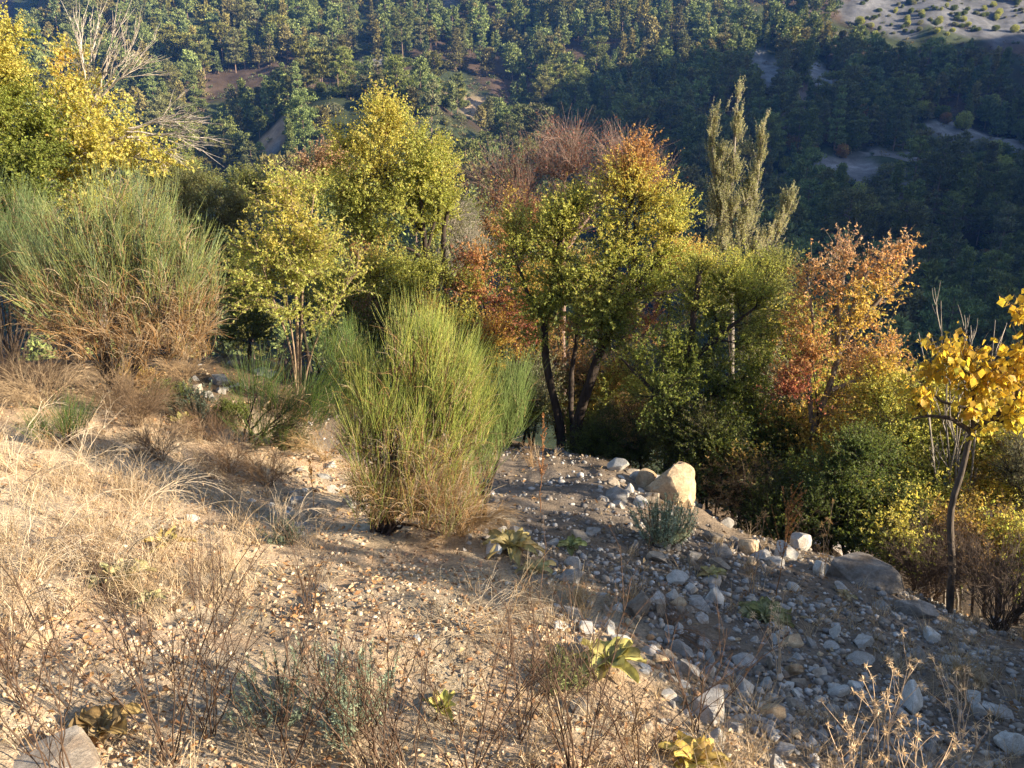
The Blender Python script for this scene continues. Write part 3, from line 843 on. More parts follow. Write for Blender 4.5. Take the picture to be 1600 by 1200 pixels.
def forest():
    pts, cells = [], {}
    def try_add(x, y, dmin):
        k = (int(x // 5), int(y // 5))
        for a in (-2, -1, 0, 1, 2):
            for b in (-2, -1, 0, 1, 2):
                for (u, v, d) in cells.get((k[0] + a, k[1] + b), ()):
                    if (u - x) ** 2 + (v - y) ** 2 < max(d, dmin) ** 2: return False
        cells.setdefault(k, []).append((x, y, dmin)); return True
    n = 22000
    az = R_(1) * (rng.random(n) * 80 - 41); r = np.sqrt(rng.random(n) * (425 ** 2 - 100 ** 2) + 100 ** 2)
    x, y = r * np.sin(az), r * np.cos(az); z = gz(x, y)
    b, _ = in_patch(x, y, .95, True)
    px, py = project(np.stack([x, y, z], -1))
    dn = fbm(P3(x, y, 1 / 30., 12), 3)
    thin = np.where((px > 480) & (px < 800) & (py > 85) & (py < 285), .94, 0) + np.where((px > 1270) & (py > 170) & (py < 330), .6, 0) + np.where((px > 1350) & (py < 190), .45, 0)
    ok = (b < .35) & (dn > .33) & (rng.random(n) > thin) & (px > 40)
    for k_ in (8, 16, 24, 32):
        bb, _ = in_patch(x + x / r * k_, y + y / r * k_, .9, True); ok &= (bb < .4) | (rng.random(n) < .07)
    edge = (px < 95) & (y > 330); ok &= ~edge
    for i in np.nonzero(ok)[0]:
        s = (.42 + .35 * rng.random() + .5 * rng.random() ** 3) * (.85 if r[i] > 330 else 1)
        if try_add(x[i], y[i], 2.5 + 2.6 * s * rng.random()):
            pts.append((x[i], y[i], z[i], s, px[i], py[i]))
    pts = np.array(pts)
    # how large and how open to view each one is
    top = project(pts[:, :3] + np.stack([pts[:, 0] * 0, pts[:, 0] * 0, 13 * pts[:, 3]], -1))[1]
    hide = np.interp(pts[:, 4], [0, 90, 250, 300, 500, 540, 620, 700, 760, 900, 1080, 1110, 1200, 1230, 1300, 1440, 1460, 1600],
                     [60, 60, 190, 260, 270, 190, 160, 250, 300, 230, 280, 330, 330, 330, 380, 420, 520, 560])
    size = 14 * pts[:, 3] / pts[:, 1] * F
    vis = np.clip((hide + 25 - np.maximum(top, 0)) / size, 0, 1) * (pts[:, 4] > -25) * (pts[:, 4] < 1625) * (pts[:, 5] > -5)
    order = np.argsort(-(size * vis))
    nseen = int((vis > .05).sum())
    solo = order[:min(300, nseen)]; rest = order[len(solo):]
    rest = rest[pts[rest, 1] > 60]
    for i in solo:
        kd, tm, cm, _, _ = PINES[int(rng.integers(0, len(PINES)))]
        if pts[i, 3] < .56 and rng.random() < .5: kd, tm, cm, _, _ = PINES[5]
        root = empty('pine_tree', (pts[i, 0], pts[i, 1], pts[i, 2]))
        root.rotation_euler = (0, 0, rng.random() * 6.28); s = float(pts[i, 3]); root.scale = (s * (.85 + .3 * rng.random()), s * (.85 + .3 * rng.random()), s)
        tp = top[i]
        tag(root, DESC[kd] + ' ' + area_name(pts[i, 4], tp * .5 + pts[i, 5] * .5), 'pine tree', 'pines on the far valley slope')
        link('trunk', tm, root); link('crown', cm, root)
    # the remaining wood reads as one mass
    b = Buf()
    for i in rest:
        kd, _, _, lt, ll = PINES[int(rng.integers(0, len(PINES)))]
        a = rng.random() * 6.28; ca, sa = math.cos(a), math.sin(a); s = pts[i, 3]
        M = np.array([[ca, -sa, 0], [sa, ca, 0], [0, 0, 1]]) * s
        for q in (lt, ll):
            V = np.concatenate(q.V) @ M.T + pts[i, :3]
            off = np.cumsum([0] + [len(v) for v in q.V[:-1]])
            b.add(V, q.F, np.concatenate(q.C) * (.85 + .3 * rng.random()))
    for _ in range(420):
        az = R_(-36 + 11 * rng.random()); r = 600 + 170 * rng.random(); x_, y_ = r * math.sin(az), r * math.cos(az); z_ = float(gz(x_, y_)); s = .7 + .5 * rng.random()
        lt, ll = PINES[int(rng.integers(0, len(PINES)))][3:]
        for q in (lt, ll):
            b.add(np.concatenate(q.V) * s + A(x_, y_, z_), q.F, np.concatenate(q.C))
    tag(link('pine_forest', b.mesh('pine_forest', M_NEEDLE)), 'dark pine forest covering the rest of the far slope', 'forest', None, 'stuff')
    return pts
FOREST = forest()

# ---------------------------------------------------------------- low scrub between the pines (uncountable)
def scrub():
    n = 6500; az = R_(1) * (rng.random(n) * 78 - 40); r = np.sqrt(rng.random(n) * (400 ** 2 - 105 ** 2) + 105 ** 2)
    x, y = r * np.sin(az), r * np.cos(az); bp_, _ = in_patch(x, y, .9, True)
    keep = (rng.random(n) < .3 + .9 * fbm(P3(x, y, 1 / 14., 21), 3)) & ((bp_ < .3) | (rng.random(n) < .16))
    x, y = x[keep], y[keep]; n = len(x); z = gz(x, y); k = 46; N = n * k; ti = np.repeat(np.arange(n), k)
    s = .5 + 1.0 * rng.random(n) ** 2
    c = np.stack([x, y, z], -1)[ti] + rdir(N) * (s[ti] * rng.random(N) ** .5)[:, None] * A(1.3, 1.3, .8) + A(0, 0, .45) * s[ti][:, None]
    col = np.array([A(.12, .14, .05), A(.16, .15, .07), A(.09, .12, .05), A(.20, .16, .07), A(.15, .11, .07)])[rng.integers(0, 5, n)][ti] * (.7 + .6 * rng.random((N, 1)))
    b = Buf(); L_ = .3 + .35 * rng.random(N)
    leaves(b, c, rdir(N, .4), rdir(N), L_, L_ * .5, col)
    tag(link('scrub', b.mesh('scrub', M_NEEDLE)), 'low scrub covering the ground between the far pines', 'scrub', None, 'stuff')
scrub()

# ---------------------------------------------------------------- far shrubs and autumn trees in the valley
def bush_mesh(pal, w, h, n, lf, trunk=False):
    b = Buf(); bl = [(A(0, 0, h * .55), A(w, w, h * .5), 1.0)]
    for _ in range(6):
        q = rdir(1)[0] * A(w, w, h * .4) * .7
        bl.append((A(0, 0, h * .5) + q, A(w, w, h * .45) * (.35 + .25 * rng.random()), .8))
    c = sample_blobs(bl, n, .35, .45, 1.1 / max(w, .5) * 1.6, rng.random() * 30)
    s = fbm(c * .8 + rng.random() * 20, 2) * .7 + rng.random(n) * .3
    leaves(b, c, rdir(n, .2), rdir(n, .5), lf * (.6 + .8 * rng.random(n)), lf * .6, pick(pal, s))
    st = np.zeros((7, 3)) + (rng.random((7, 3)) - .5) * A(w * .4, w * .4, 0)
    e = rdir(7, .8) * A(w * .7, w * .7, h * .7); e[:, 2] = np.abs(e[:, 2]) + h * .2
    tubes(b, bez(st - A(0, 0, .3), st * .5 + e * .5 + A(0, 0, .2), e, 6), np.linspace(1, .3, 6)[None] * .05 * w * .8, np.broadcast_to(BARK, (7, 3)), 4)
    return b.mesh('bush', M_LEAF)
BUSH = {
 'dark green': [bush_mesh([(DGRN, 2), (GRN * .7, 1), (OLIVE * .7, 1)], 1.5, 2.2, 1800, .30) for _ in range(2)],
 'grey-green': [bush_mesh([(OLIVE, 2), (GREY * .6, 1), (GRN * .8, 1)], 1.4, 1.7, 1500, .28) for _ in range(2)],
 'yellow-green': [bush_mesh([(GRN, 1), (YG * .8, 2), (OLIVE, 1)], 1.6, 3.0, 1800, .30) for _ in range(2)],
 'yellow': [bush_mesh([(YG, 1), (YEL, 2)], 1.3, 2.0, 1300, .28)],
 'rusty orange': [bush_mesh([(RUST, 1), (ORA * .7, 1.5), (GOLD * .7, 1)], 1.4, 2.2, 1400, .28)],
}
def far_bush(px, py, kind, size, label, group=None, y0=60, name='bush', cat='bush'):
    p = hit(px, py, y0); me = BUSH[kind][int(rng.integers(0, len(BUSH[kind])))]
    o = link(name, me, None, (p[0], p[1], p[2] - .1)); o.rotation_euler = (0, 0, rng.random() * 6.28)
    o.scale = (size * (.8 + .4 * rng.random()), size * (.8 + .4 * rng.random()), size * (.8 + .4 * rng.random()))
    tag(o, label, cat, group); return p
# maquis on the knoll, in pixel patches of the photograph
for px, py in ((500, 100), (520, 122), (548, 90), (560, 110), (575, 130), (590, 85), (600, 105), (615, 120), (628, 140), (640, 105), (655, 128), (668, 95), (672, 150), (690, 118), (700, 138),
               (535, 150), (560, 160), (500, 140), (600, 158), (640, 165), (705, 170), (660, 180), (720, 190), (690, 195), (480, 165), (460, 180), (520, 180), (570, 145), (590, 150), (612, 140), (645, 150), (560, 128), (585, 118), (625, 108), (652, 118), (680, 150), (545, 112), (530, 135), (710, 155), (630, 170), (580, 172), (735, 175)):
    k = ['dark green', 'grey-green', 'dark green'][int(rng.integers(0, 3))]
    far_bush(px + rng.normal() * 6, py + rng.normal() * 4, k, .9 + .9 * rng.random(), k + ' maquis bush on the sunlit rocky knoll', 'maquis bushes on the knoll', 90)
for px, py, s in ((722, 150, 1.0), (762, 174, 1.3), (685, 150, .9), (632, 138, .8)):
    far_bush(px, py, 'yellow', s, 'small bright yellow bush on the bare right flank of the knoll', 'yellow bushes on the knoll', 90)
nb = 0
for _ in range(400):
    if nb >= 90: break
    px, py = 1180 + 440 * rng.random(), 165 + 270 * rng.random()
    p = hit(px, py, 60)
    if in_patch(p[0], p[1], .8)[0] > .55 and rng.random() < .8: continue
    k = ['dark green', 'yellow-green', 'yellow-green', 'grey-green', 'rusty orange', 'dark green'][int(rng.integers(0, 6))]
    where = 'among the grey stone terraces' if py < 300 and px > 1260 else 'in the shaded valley right of the spires' if px < 1400 else 'in the shaded valley by the right edge'
    far_bush(px, py, k, 1.0 + 1.2 * rng.random(), k + ' bush ' + where, 'bushes in the shaded valley', 60); nb += 1
for _ in range(40):
    px, py = 760 + 420 * rng.random(), 60 + 240 * rng.random()
    k = ['dark green', 'grey-green'][int(rng.integers(0, 2))]
    far_bush(px, py, k, .8 + .8 * rng.random(), k + ' low bush under the pines above the red-twigged tree', 'low bushes under the pines', 90)
for _ in range(110):
    px, py = 1340 + 260 * rng.random() ** 1.2, -5 + 62 * rng.random()
    k = ['dark green', 'grey-green', 'dark green', 'yellow-green'][int(rng.integers(0, 4))]
    far_bush(px, py, k, .45 + .5 * rng.random(), k + ' bush dotted over the pale top-right scree', 'bushes on the pale scree', 200)

# ---------------------------------------------------------------- near trees and shrubs, left to right
def pxy(px, py, Y): return at(px, py, Y)
def path(Y, *pts): return [at(p[0], p[1], Y + (p[2] if len(p) > 2 else 0)) for p in pts]

# dense yellow tree, far left
b0 = on(-10, 13.5)
tree('leafy_tree', 'dense small-leaved tree with bright yellow top and green lower side at the left edge', 'tree', b0,
     [((.11, .05), [b0 - A(0, 0, .2), at(-10, 300, 13.5), at(-5, 130, 13.5)])],
     [E(-10, 120, 62, 90, 13.5, 1.0), E(25, 210, 62, 100, 13.3, 1.0), E(-40, 230, 90, 110, 13.6, 1.1), E(10, 300, 80, 60, 13.2, .8), E(-5, 60, 34, 38, 13.5, .5)],
     420, [(DGRN * 1.2, .8), (GRN, 1.9), (LGRN, 1.9), (YEL, 1.0)], ntw=9, nl=14, leaf=(.06, .035), twl=.32, gap=.3, hb=.85, shell=.38)
# yellow tree with bare branch fans
b0 = on(165, 14.5)
t2 = tree('leafy_tree', 'loose yellow-leaved tree with fans of bare grey dead branches, behind the left broom', 'tree', b0,
     [((.10, .05), [b0 - A(0, 0, .2), at(150, 360, 14.5), at(135, 230, 14.5)]),
      ((.03, .008), path(14.3, (140, 230), (150, 150), (172, 85))), ((.03, .008), path(14.2, (150, 240), (230, 190), (290, 175)))],
     [E(150, 200, 58, 62, 14.4, .9), E(110, 170, 35, 55, 14.3, .6), E(190, 250, 55, 50, 14.3, .9), E(110, 270, 45, 60, 14.5, .8), E(255, 250, 30, 30, 14, .5), E(160, 320, 70, 40, 14.2, .8), E(115, 100, 22, 30, 14.2, .4, .7)],
     190, [(GRN, .5), (YG, 1), (YEL, 2.2), (GOLD, .7)], ntw=7, nl=7, leaf=(.085, .055), twl=.36, gap=.42, bark=PALEB * .6, hb=.3)
def bare_fan(root, start, tips, r, col, nside, sl, name='bare_branches', org=None):
    b = Buf(); S = []
    for tp in tips:
        s = np.asarray(start) + (rng.random(3) - .5) * .2
        m = s * .5 + tp * .5 + rdir(1)[0] * .12
        S.append(bez(s[None], m[None], np.asarray(tp)[None], 10)[0])
    S = np.array(S); S[:, 1:-1] += (rng.random((len(S), 8, 3)) - .5) * .05
    n = len(S); cc = np.broadcast_to(col, (n, 3)) * (.8 + .4 * rng.random((n, 1)))
    tubes(b, S, np.linspace(1, .25, 10)[None] * r, cc, 4)
    cur, rr, cl = S, r * .5, cc
    for lev in range(2):
        N = len(cur) * nside; bi = np.repeat(np.arange(len(cur)), nside); K = cur.shape[1]
        f = (.35 + .6 * rng.random(N)) * (K - 1); i0 = np.minimum(f.astype(int), K - 2); fr = (f - i0)[:, None]
        s = cur[bi, i0] * (1 - fr) + cur[bi, i0 + 1] * fr; tan = unit(cur[bi, i0 + 1] - cur[bi, i0])
        d = unit(tan + rdir(N) * .5); l = sl * (.4 + .9 * rng.random(N)) * .6 ** lev
        nx = bez(s, s + d * l[:, None] * .5 + rdir(N) * .05 * sl, s + unit(d + tan * .4) * l[:, None], 5)
        cl = cl[bi] * (.9 + .2 * rng.random((N, 1)))
        tubes(b, nx, np.array([[1, .85, .7, .5, .3]]) * rr, cl, 3)
        cur, rr = nx, rr * .6
    link(name, b.mesh(name, M_BARK, True, org), root)
bare_fan(t2, at(138, 170, 14.3), [at(125, 50, 14.2), at(155, 42, 14.3), at(180, 55, 14.2), at(208, 70, 14), at(226, 84, 14.1), at(200, 105, 14), at(170, 75, 14)], .018, PALEB * 1.25, 5, .6, org=b0)
bare_fan(t2, at(205, 205, 14.1), [at(290, 172, 13.9), at(296, 188, 14), at(280, 208, 13.8), at(303, 220, 14), at(265, 240, 13.9)], .017, PALEB * 1.2, 5, .55, org=b0)
# left broom clump
b0 = on(190, 8.9)
broom('broom_shrub', 'largest broom, grey-green on top with straw-coloured dead lower stems, on the left bank', b0,
      [E(190, 345, 75, 50, 9.0, .6), E(130, 400, 70, 60, 8.9, .6), E(240, 420, 90, 60, 8.8, .6), E(180, 470, 130, 70, 8.7, .7), E(300, 470, 45, 45, 8.7, .4), E(210, 540, 130, 40, 8.5, .6, 1.0), E(95, 470, 60, 70, 8.9, .5)],
      820, 11, (.2, .48), .26, .78, .0026, .55, nb=26, cols=(A(.22, .28, .09), A(.34, .37, .12), A(.21, .28, .14)))
b0 = on(20, 10.5)
broom('broom_shrub', 'dark green broom cut by the left edge of the frame', b0,
      [E(20, 370, 70, 60, 10.4, .6), E(-40, 420, 80, 70, 10.4, .7), E(50, 440, 50, 60, 10.3, .5)], 330, 11, (.25, .55), .06, .3, .002, .35, nb=14, cols=(A(.13, .19, .07), A(.17, .23, .10)))
# olive bush behind
b0 = on(320, 15.5)
tree('evergreen_bush', 'dusky olive-green evergreen bush between the left broom and the pale sapling', 'bush', b0, [],
     [E(310, 320, 52, 50, 15.5, .9), E(350, 390, 50, 60, 15.2, .8), E(300, 400, 45, 70, 15.3, .8), E(370, 330, 40, 35, 15.8, .7), E(335, 455, 60, 50, 15, .7)],
     300, [(DGRN * 1.2, 1), (OLIVE * .9, 2), (OLIVE * 1.2 + .01, 1)], ntw=8, nl=16, leaf=(.045, .02), twl=.26, gap=.3, r0=.05, auto=3, hb=.4)
b0 = on(275, 17)
tree('evergreen_bush', 'greyish bush with a few yellow leaves under the lower dead branch fan', 'bush', b0, [],
     [E(265, 270, 40, 40, 17, .8), E(300, 290, 40, 30, 17, .8), E(390, 300, 36, 40, 17.5, .7)], 150, [(OLIVE, 2), (YG * .8, 1)], ntw=7, nl=14, leaf=(.05, .025), r0=.05, auto=2, gap=.35)
# pale yellow-green sapling
b0 = on(466, 10.8)
tree('sapling', 'multi-stemmed sapling with pale yellow-green leaves left of the middle broom', 'tree', b0,
     [((.028, .01), [b0 - A(0, 0, .1)] + path(10.8, (466, 540), (462, 440), (455, 300))), ((.022, .008), [b0 - A(0, 0, .1)] + path(10.8, (470, 540), (474, 430), (490, 310))),
      ((.018, .006), [b0 - A(0, 0, .1)] + path(10.6, (455, 540), (420, 450), (400, 380))), ((.018, .006), [b0 - A(0, 0, .1)] + path(10.7, (490, 535), (530, 470), (550, 430))), ((.016, .006), [b0 - A(0, 0, .1)] + path(11, (460, 540), (440, 430), (430, 320)))],
     [E(455, 300, 45, 45, 10.8, .45), E(430, 370, 62, 60, 10.8, .5), E(500, 380, 58, 60, 10.8, .5), E(460, 430, 85, 60, 10.7, .5), E(540, 425, 35, 40, 10.7, .35), E(395, 450, 30, 40, 10.6, .35), E(480, 490, 60, 30, 10.6, .4, .6)],
     170, [(GRN, .4), (YG, 2), (YEL * .9, 1.6), (PINK, .25)], ntw=6, nl=8, leaf=(.062, .034), twl=.3, gap=.36, bark=A(.26, .19, .13), hb=.35, auto=1, brad=.9)
# big yellow tree
b0 = on(690, 14)
tree('leafy_tree', 'large pale yellow domed tree with two dark slender trunks behind the middle broom', 'tree', b0,
     [((.075, .03), [b0 - A(0, 0, .2)] + path(13.6, (676, 520), (670, 430), (664, 370), (655, 280))), ((.07, .035), [b0 + A(.12, 0, -.2)] + path(13.6, (702, 500), (697, 440), (686, 380), (700, 330))),
      ((.035, .012), path(13.6, (670, 410), (640, 388), (600, 382))), ((.03, .01), path(13.6, (668, 390), (690, 300), (690, 260))), ((.03, .01), path(13.8, (664, 370), (610, 290), (590, 230)))],
     [E(605, 225, 55, 55, 13.9, .9), E(600, 180, 22, 26, 13.9, .4), E(660, 250, 48, 50, 13.8, .8), E(560, 280, 48, 60, 14, .8), E(620, 320, 85, 55, 13.8, .9), E(680, 310, 36, 60, 13.8, .6), E(560, 350, 45, 50, 13.9, .6), E(540, 225, 30, 30, 14, .5)],
     330, [(GRN, .5), (YG, 2.2), (YEL * .95, 2), (PINK, .25)], ntw=8, nl=11, leaf=(.06, .035), twl=.36, gap=.36, hb=.45, auto=1)
b0 = on(600, 15)
tree('undergrowth_bush', 'yellow-green thicket below the large yellow tree, behind the middle broom', 'bush', b0, [],
     [E(590, 420, 50, 45, 13, .7), E(650, 440, 50, 50, 13, .7), E(560, 470, 45, 40, 13.2, .7), E(730, 450, 30, 40, 13, .5)], 200, [(GRN * .8, 1), (YG, 1.5), (YEL * .8, 1), (ORA * .8, .2)], ntw=7, nl=9, leaf=(.055, .032), r0=.04, auto=2, gap=.4)
b0 = on(615, 12.4)
tree('undergrowth_bush', 'dark shaded bush directly behind the top left of the middle broom', 'bush', b0, [],
     [E(600, 510, 55, 45, 12.2, .6), E(560, 540, 40, 50, 12, .5), E(650, 520, 40, 40, 12.2, .5)], 150, [(DGRN * .9, 2), (GRN * .7, 1), (RUST, .4)], ntw=7, nl=10, leaf=(.045, .028), r0=.04, auto=2, gap=.36)
b0 = on(490, 17)
tree('leafy_bush', 'salmon-tinged bush showing between the sapling and the large yellow tree', 'bush', b0, [],
     [E(500, 300, 32, 32, 16.5, .6), E(520, 260, 30, 35, 17, .6), E(480, 270, 30, 26, 17, .5)], 110, [(GRN, .6), (YG, 1), (PINK, 1.2), (RUST, .5)], ntw=6, nl=9, leaf=(.06, .035), r0=.045, auto=2)
# grey willow-like bush
b0 = on(730, 14.6)
tree('grey_bush', 'greyish bush with pale bare twigs right of the two dark trunks', 'bush', b0,
     [((.03, .01), [b0 - A(0, 0, .1)] + path(14.4, (712, 460), (700, 380), (705, 340), (725, 315)))],
     [E(720, 350, 36, 36, 14.4, .6), E(735, 400, 45, 40, 14.4, .6)], 110, [(GREY * .8, 2), (OLIVE, 1)], ntw=8, nl=7, leaf=(.045, .014), bark=PALEB * .8, auto=2, bare=.3)
# crimson sumac
b0 = on(755, 13.2)
tree('red_bush', 'crimson and orange leaved bush left of the green-gold tree', 'bush', b0, [],
     [E(750, 410, 36, 30, 13, .5), E(735, 450, 32, 26, 12.8, .5), E(790, 390, 26, 40, 13.2, .4), E(770, 480, 45, 40, 12.6, .5), E(820, 500, 30, 50, 12.4, .4)], 80, [(GRN, .5), (RUST, 1), (RED, .8), (ORA, 1.6), (GOLD, 1)], ntw=6, nl=8, leaf=(.06, .035), r0=.035, auto=2, hb=.1)
# red-twigged half-bare tree
b0 = on(880, 17.5)
tr_ = tree('half_bare_tree', 'red-brown half-bare tree with tangled twigs rising behind the green-gold tree', 'tree', b0,
     [((.08, .03), [b0 - A(0, 0, .2)] + path(17, (880, 420), (875, 300), (890, 240))), ((.06, .02), path(17, (878, 400), (820, 310), (780, 285))), ((.06, .02), path(17, (878, 400), (950, 290), (985, 250)))],
     [E(880, 250, 70, 42, 17, 1.1), E(830, 275, 55, 45, 17, .9), E(790, 320, 60, 40, 16.8, .9), E(940, 260, 55, 45, 17, .9), E(1010, 280, 50, 40, 17, .7), E(860, 330, 90, 50, 16.8, 1.0), E(755, 290, 30, 24, 17, .5, .6)],
     260, [(RUST * .9, 1.6), (A(.34, .13, .09), 1.6), (PINK * .8, .8), (ORA, .6)], ntw=8, nl=2, leaf=(.06, .035), twl=.55, bark=A(.24, .17, .14), bare=.45, gap=.3, up=.5, hb=.1, brad=1.3, auto=1)
# the green-gold tree, main one
b0 = on(893, 10.9)
tree('leafy_tree', 'biggest tree, green below and golden above, dark forked trunks right of the middle broom', 'tree', b0,
     [((.085, .04), [b0 - A(0, 0, .2)] + path(10.8, (905, 640), (930, 570), (955, 510), (985, 462), (1020, 410), (1048, 375))),
      ((.07, .03), [b0 + A(-.1, .1, -.2)] + path(10.9, (873, 640), (848, 560), (850, 500), (868, 430), (880, 350))),
      ((.05, .018), path(10.8, (952, 515), (955, 440), (975, 370), (985, 320))), ((.05, .02), path(10.8, (978, 470), (992, 400), (992, 330))),
      ((.045, .015), path(10.7, (985, 462), (1040, 458), (1082, 446))), ((.04, .012), path(10.9, (935, 560), (1000, 525), (1070, 505), (1120, 480))),
      ((.04, .015), path(10.9, (850, 500), (820, 450), (800, 380))), ((.05, .02), [b0 + A(.05, 0, -.1)] + path(11.1, (890, 600), (900, 540), (905, 460)))],
     [E(985, 265, 55, 48, 10.9, .55), E(1040, 330, 50, 60, 10.8, .55), E(930, 330, 60, 60, 10.9, .6), E(860, 360, 55, 65, 11, .6), E(810, 400, 45, 70, 11, .5), E(960, 420, 85, 60, 10.7, .6), E(1050, 430, 48, 60, 10.7, .5), E(890, 470, 65, 60, 10.6, .5), E(950, 510, 70, 45, 10.4, .5), E(850, 490, 40, 50, 10.8, .4), E(1000, 230, 26, 26, 11, .3)],
     420, [(GRN, .8), (LGRN, 1.8), (YG, 2.4), (YEL * .95, 1.6), (GOLD, .6), (ORA, .15)], ntw=8, nl=11, leaf=(.048, .03), twl=.3, gap=.38, hb=.75, auto=0)
# dark green tree to its right
b0 = on(1040, 9.9)
tree('leafy_tree', 'dark green bushy tree with low branches standing behind the tan boulder', 'tree', b0,
     [((.075, .03), [b0 - A(0, 0, .2)] + path(9.8, (1048, 640), (1070, 580), (1080, 520), (1086, 470), (1092, 430))), ((.05, .015), path(9.8, (1048, 650), (1110, 610), (1170, 590))),
      ((.04, .012), path(9.8, (1072, 570), (1130, 520), (1180, 480))), ((.04, .012), path(9.7, (1050, 640), (1000, 590), (970, 560)))],
     [E(1100, 590, 85, 45, 9.7, .7), E(1050, 560, 60, 45, 9.6, .5), E(1150, 540, 62, 50, 9.8, .6), E(1110, 490, 65, 50, 9.9, .6), E(1175, 470, 42, 50, 10, .5), E(1150, 625, 55, 36, 9.6, .5), E(1030, 620, 50, 35, 9.4, .4), E(1120, 430, 50, 40, 10, .5)],
     250, [(DGRN * 1.3, .7), (GRN, 1.6), (LGRN, 1.6), (YG, 1.2), (YEL * .9, .5)], ntw=8, nl=14, leaf=(.04, .022), twl=.26, gap=.38, hb=.6, auto=1)
# grey-green spires
b0 = on(1150, 15.5)
tree('spire_tree', 'tall narrow tree with grey-green spires standing above everything right of centre', 'tree', b0,
     [((.09, .02), [b0 - A(0, 0, .2)] + path(15.3, (1140, 420), (1142, 300), (1152, 150))), ((.05, .012), path(15.3, (1138, 430), (1118, 300), (1110, 175))), ((.05, .012), path(15.3, (1142, 420), (1178, 320), (1192, 200))), ((.05, .012), path(15.2, (1145, 440), (1200, 380), (1236, 315)))],
     [E(1152, 185, 10, 48, 15.3, .2), E(1146, 250, 16, 55, 15.3, .3), E(1113, 225, 9, 52, 15.3, .18), E(1119, 300, 17, 55, 15.3, .3), E(1189, 240, 8, 46, 15.3, .15), E(1174, 310, 18, 50, 15.3, .3), E(1146, 320, 20, 50, 15.3, .3), E(1235, 325, 7, 30, 15.2, .15), E(1140, 350, 45, 60, 15.2, .6), E(1225, 345, 16, 36, 15.2, .25), E(1180, 400, 45, 40, 15, .5), E(1120, 410, 40, 40, 15.2, .5)],
     420, [(OLIVE * 1.3, 1.2), (A(.44, .44, .25), 2), (A(.56, .54, .34), 1.4)], ntw=9, nl=11, leaf=(.046, .02), twl=.24, gap=.1, up=2.6, bark=PALEB * .55, auto=0, droop=.0, hb=.1, gs=2.2)
b0 = on(1200, 12)
tree('leafy_bush', 'soft grey-green bush filling the gap between the dark green tree and the orange tree', 'bush', b0, [],
     [E(1190, 450, 40, 50, 11.8, .6), E(1200, 520, 36, 60, 11.5, .6), E(1215, 430, 30, 40, 12, .5)], 160, [(GRN, 1), (OLIVE * 1.2, 1.5), (YG * .9, 1)], ntw=7, nl=12, leaf=(.045, .022), r0=.04, auto=2, gap=.36)
# orange tree
b0 = on(1258, 9.3)
tree('leafy_tree', 'orange and copper leaved open tree with a curved grey trunk right of centre', 'tree', b0,
     [((.06, .03), [b0 - A(0, 0, .2)] + path(9.3, (1262, 690), (1275, 650), (1298, 615), (1306, 570), (1320, 530))), ((.035, .012), path(9.3, (1306, 570), (1330, 490), (1350, 430), (1385, 395))),
      ((.035, .012), path(9.3, (1310, 555), (1310, 480), (1322, 410))), ((.035, .012), path(9.3, (1320, 530), (1370, 470), (1425, 415))), ((.03, .01), path(9.3, (1268, 660), (1262, 580), (1272, 520), (1262, 430))), ((.03, .01), path(9.2, (1300, 610), (1350, 590), (1395, 560)))],
     [E(1320, 405, 30, 32, 9.3, .3), E(1385, 420, 45, 45, 9.3, .4), E(1275, 430, 42, 50, 9.4, .4), E(1340, 480, 60, 50, 9.3, .5), E(1270, 520, 50, 55, 9.3, .4), E(1330, 560, 70, 50, 9.2, .5), E(1405, 470, 30, 40, 9.3, .3), E(1260, 600, 45, 45, 9.2, .4), E(1340, 640, 55, 40, 9.2, .5), E(1375, 560, 30, 40, 9.2, .3)],
     150, [(OLIVE, .3), (YG, .8), (GOLD, 1.7), (ORA * 1.15, 1.1), (PINK * 1.1, 1.0), (RUST * 1.5, .3)], ntw=6, nl=6, leaf=(.062, .032), twl=.26, gap=.42, bark=A(.20, .16, .13), hb=.3, auto=0)
b0 = on(1262, 9.0)
tree('red_bush', 'small crimson bush glowing through the lower left of the orange tree', 'bush', b0, [],
     [E(1262, 560, 22, 34, 9.0, .25), E(1240, 610, 30, 30, 8.9, .3)], 30, [(RED * 1.2, 1), (ORA, 1.3)], ntw=6, nl=9, leaf=(.05, .028), r0=.02, auto=2)
# undergrowth right
b0 = on(1300, 8.0)
tree('evergreen_bush', 'dark shaded evergreen bush behind the big grey boulders', 'bush', b0, [],
     [E(1310, 740, 48, 50, 7.9, .45), E(1370, 760, 50, 60, 7.9, .45), E(1280, 790, 40, 40, 7.7, .35), E(1350, 700, 40, 40, 8.1, .4), E(1400, 800, 40, 40, 7.7, .35)], 230, [(DGRN * .8, 2), (DGRN * 1.3, 1), (GRN * .8, .6)], ntw=7, nl=13, leaf=(.038, .02), twl=.2, r0=.03, auto=2, gap=.36, hb=.5)
b0 = on(1400, 8.8)
tree('leafy_bush', 'yellow-green leafy thicket left of the leaning trunk', 'bush', b0, [],
     [E(1400, 680, 45, 50, 8.8, .5), E(1440, 720, 40, 60, 8.7, .5), E(1380, 620, 30, 40, 9, .4), E(1420, 800, 40, 50, 8.4, .4)], 120, [(GRN, .8), (OLIVE * 1.1, .6), (YG, 1.6), (YEL, 1.2)], ntw=7, nl=10, leaf=(.045, .026), r0=.03, auto=3, gap=.4)
b0 = on(1560, 8.6)
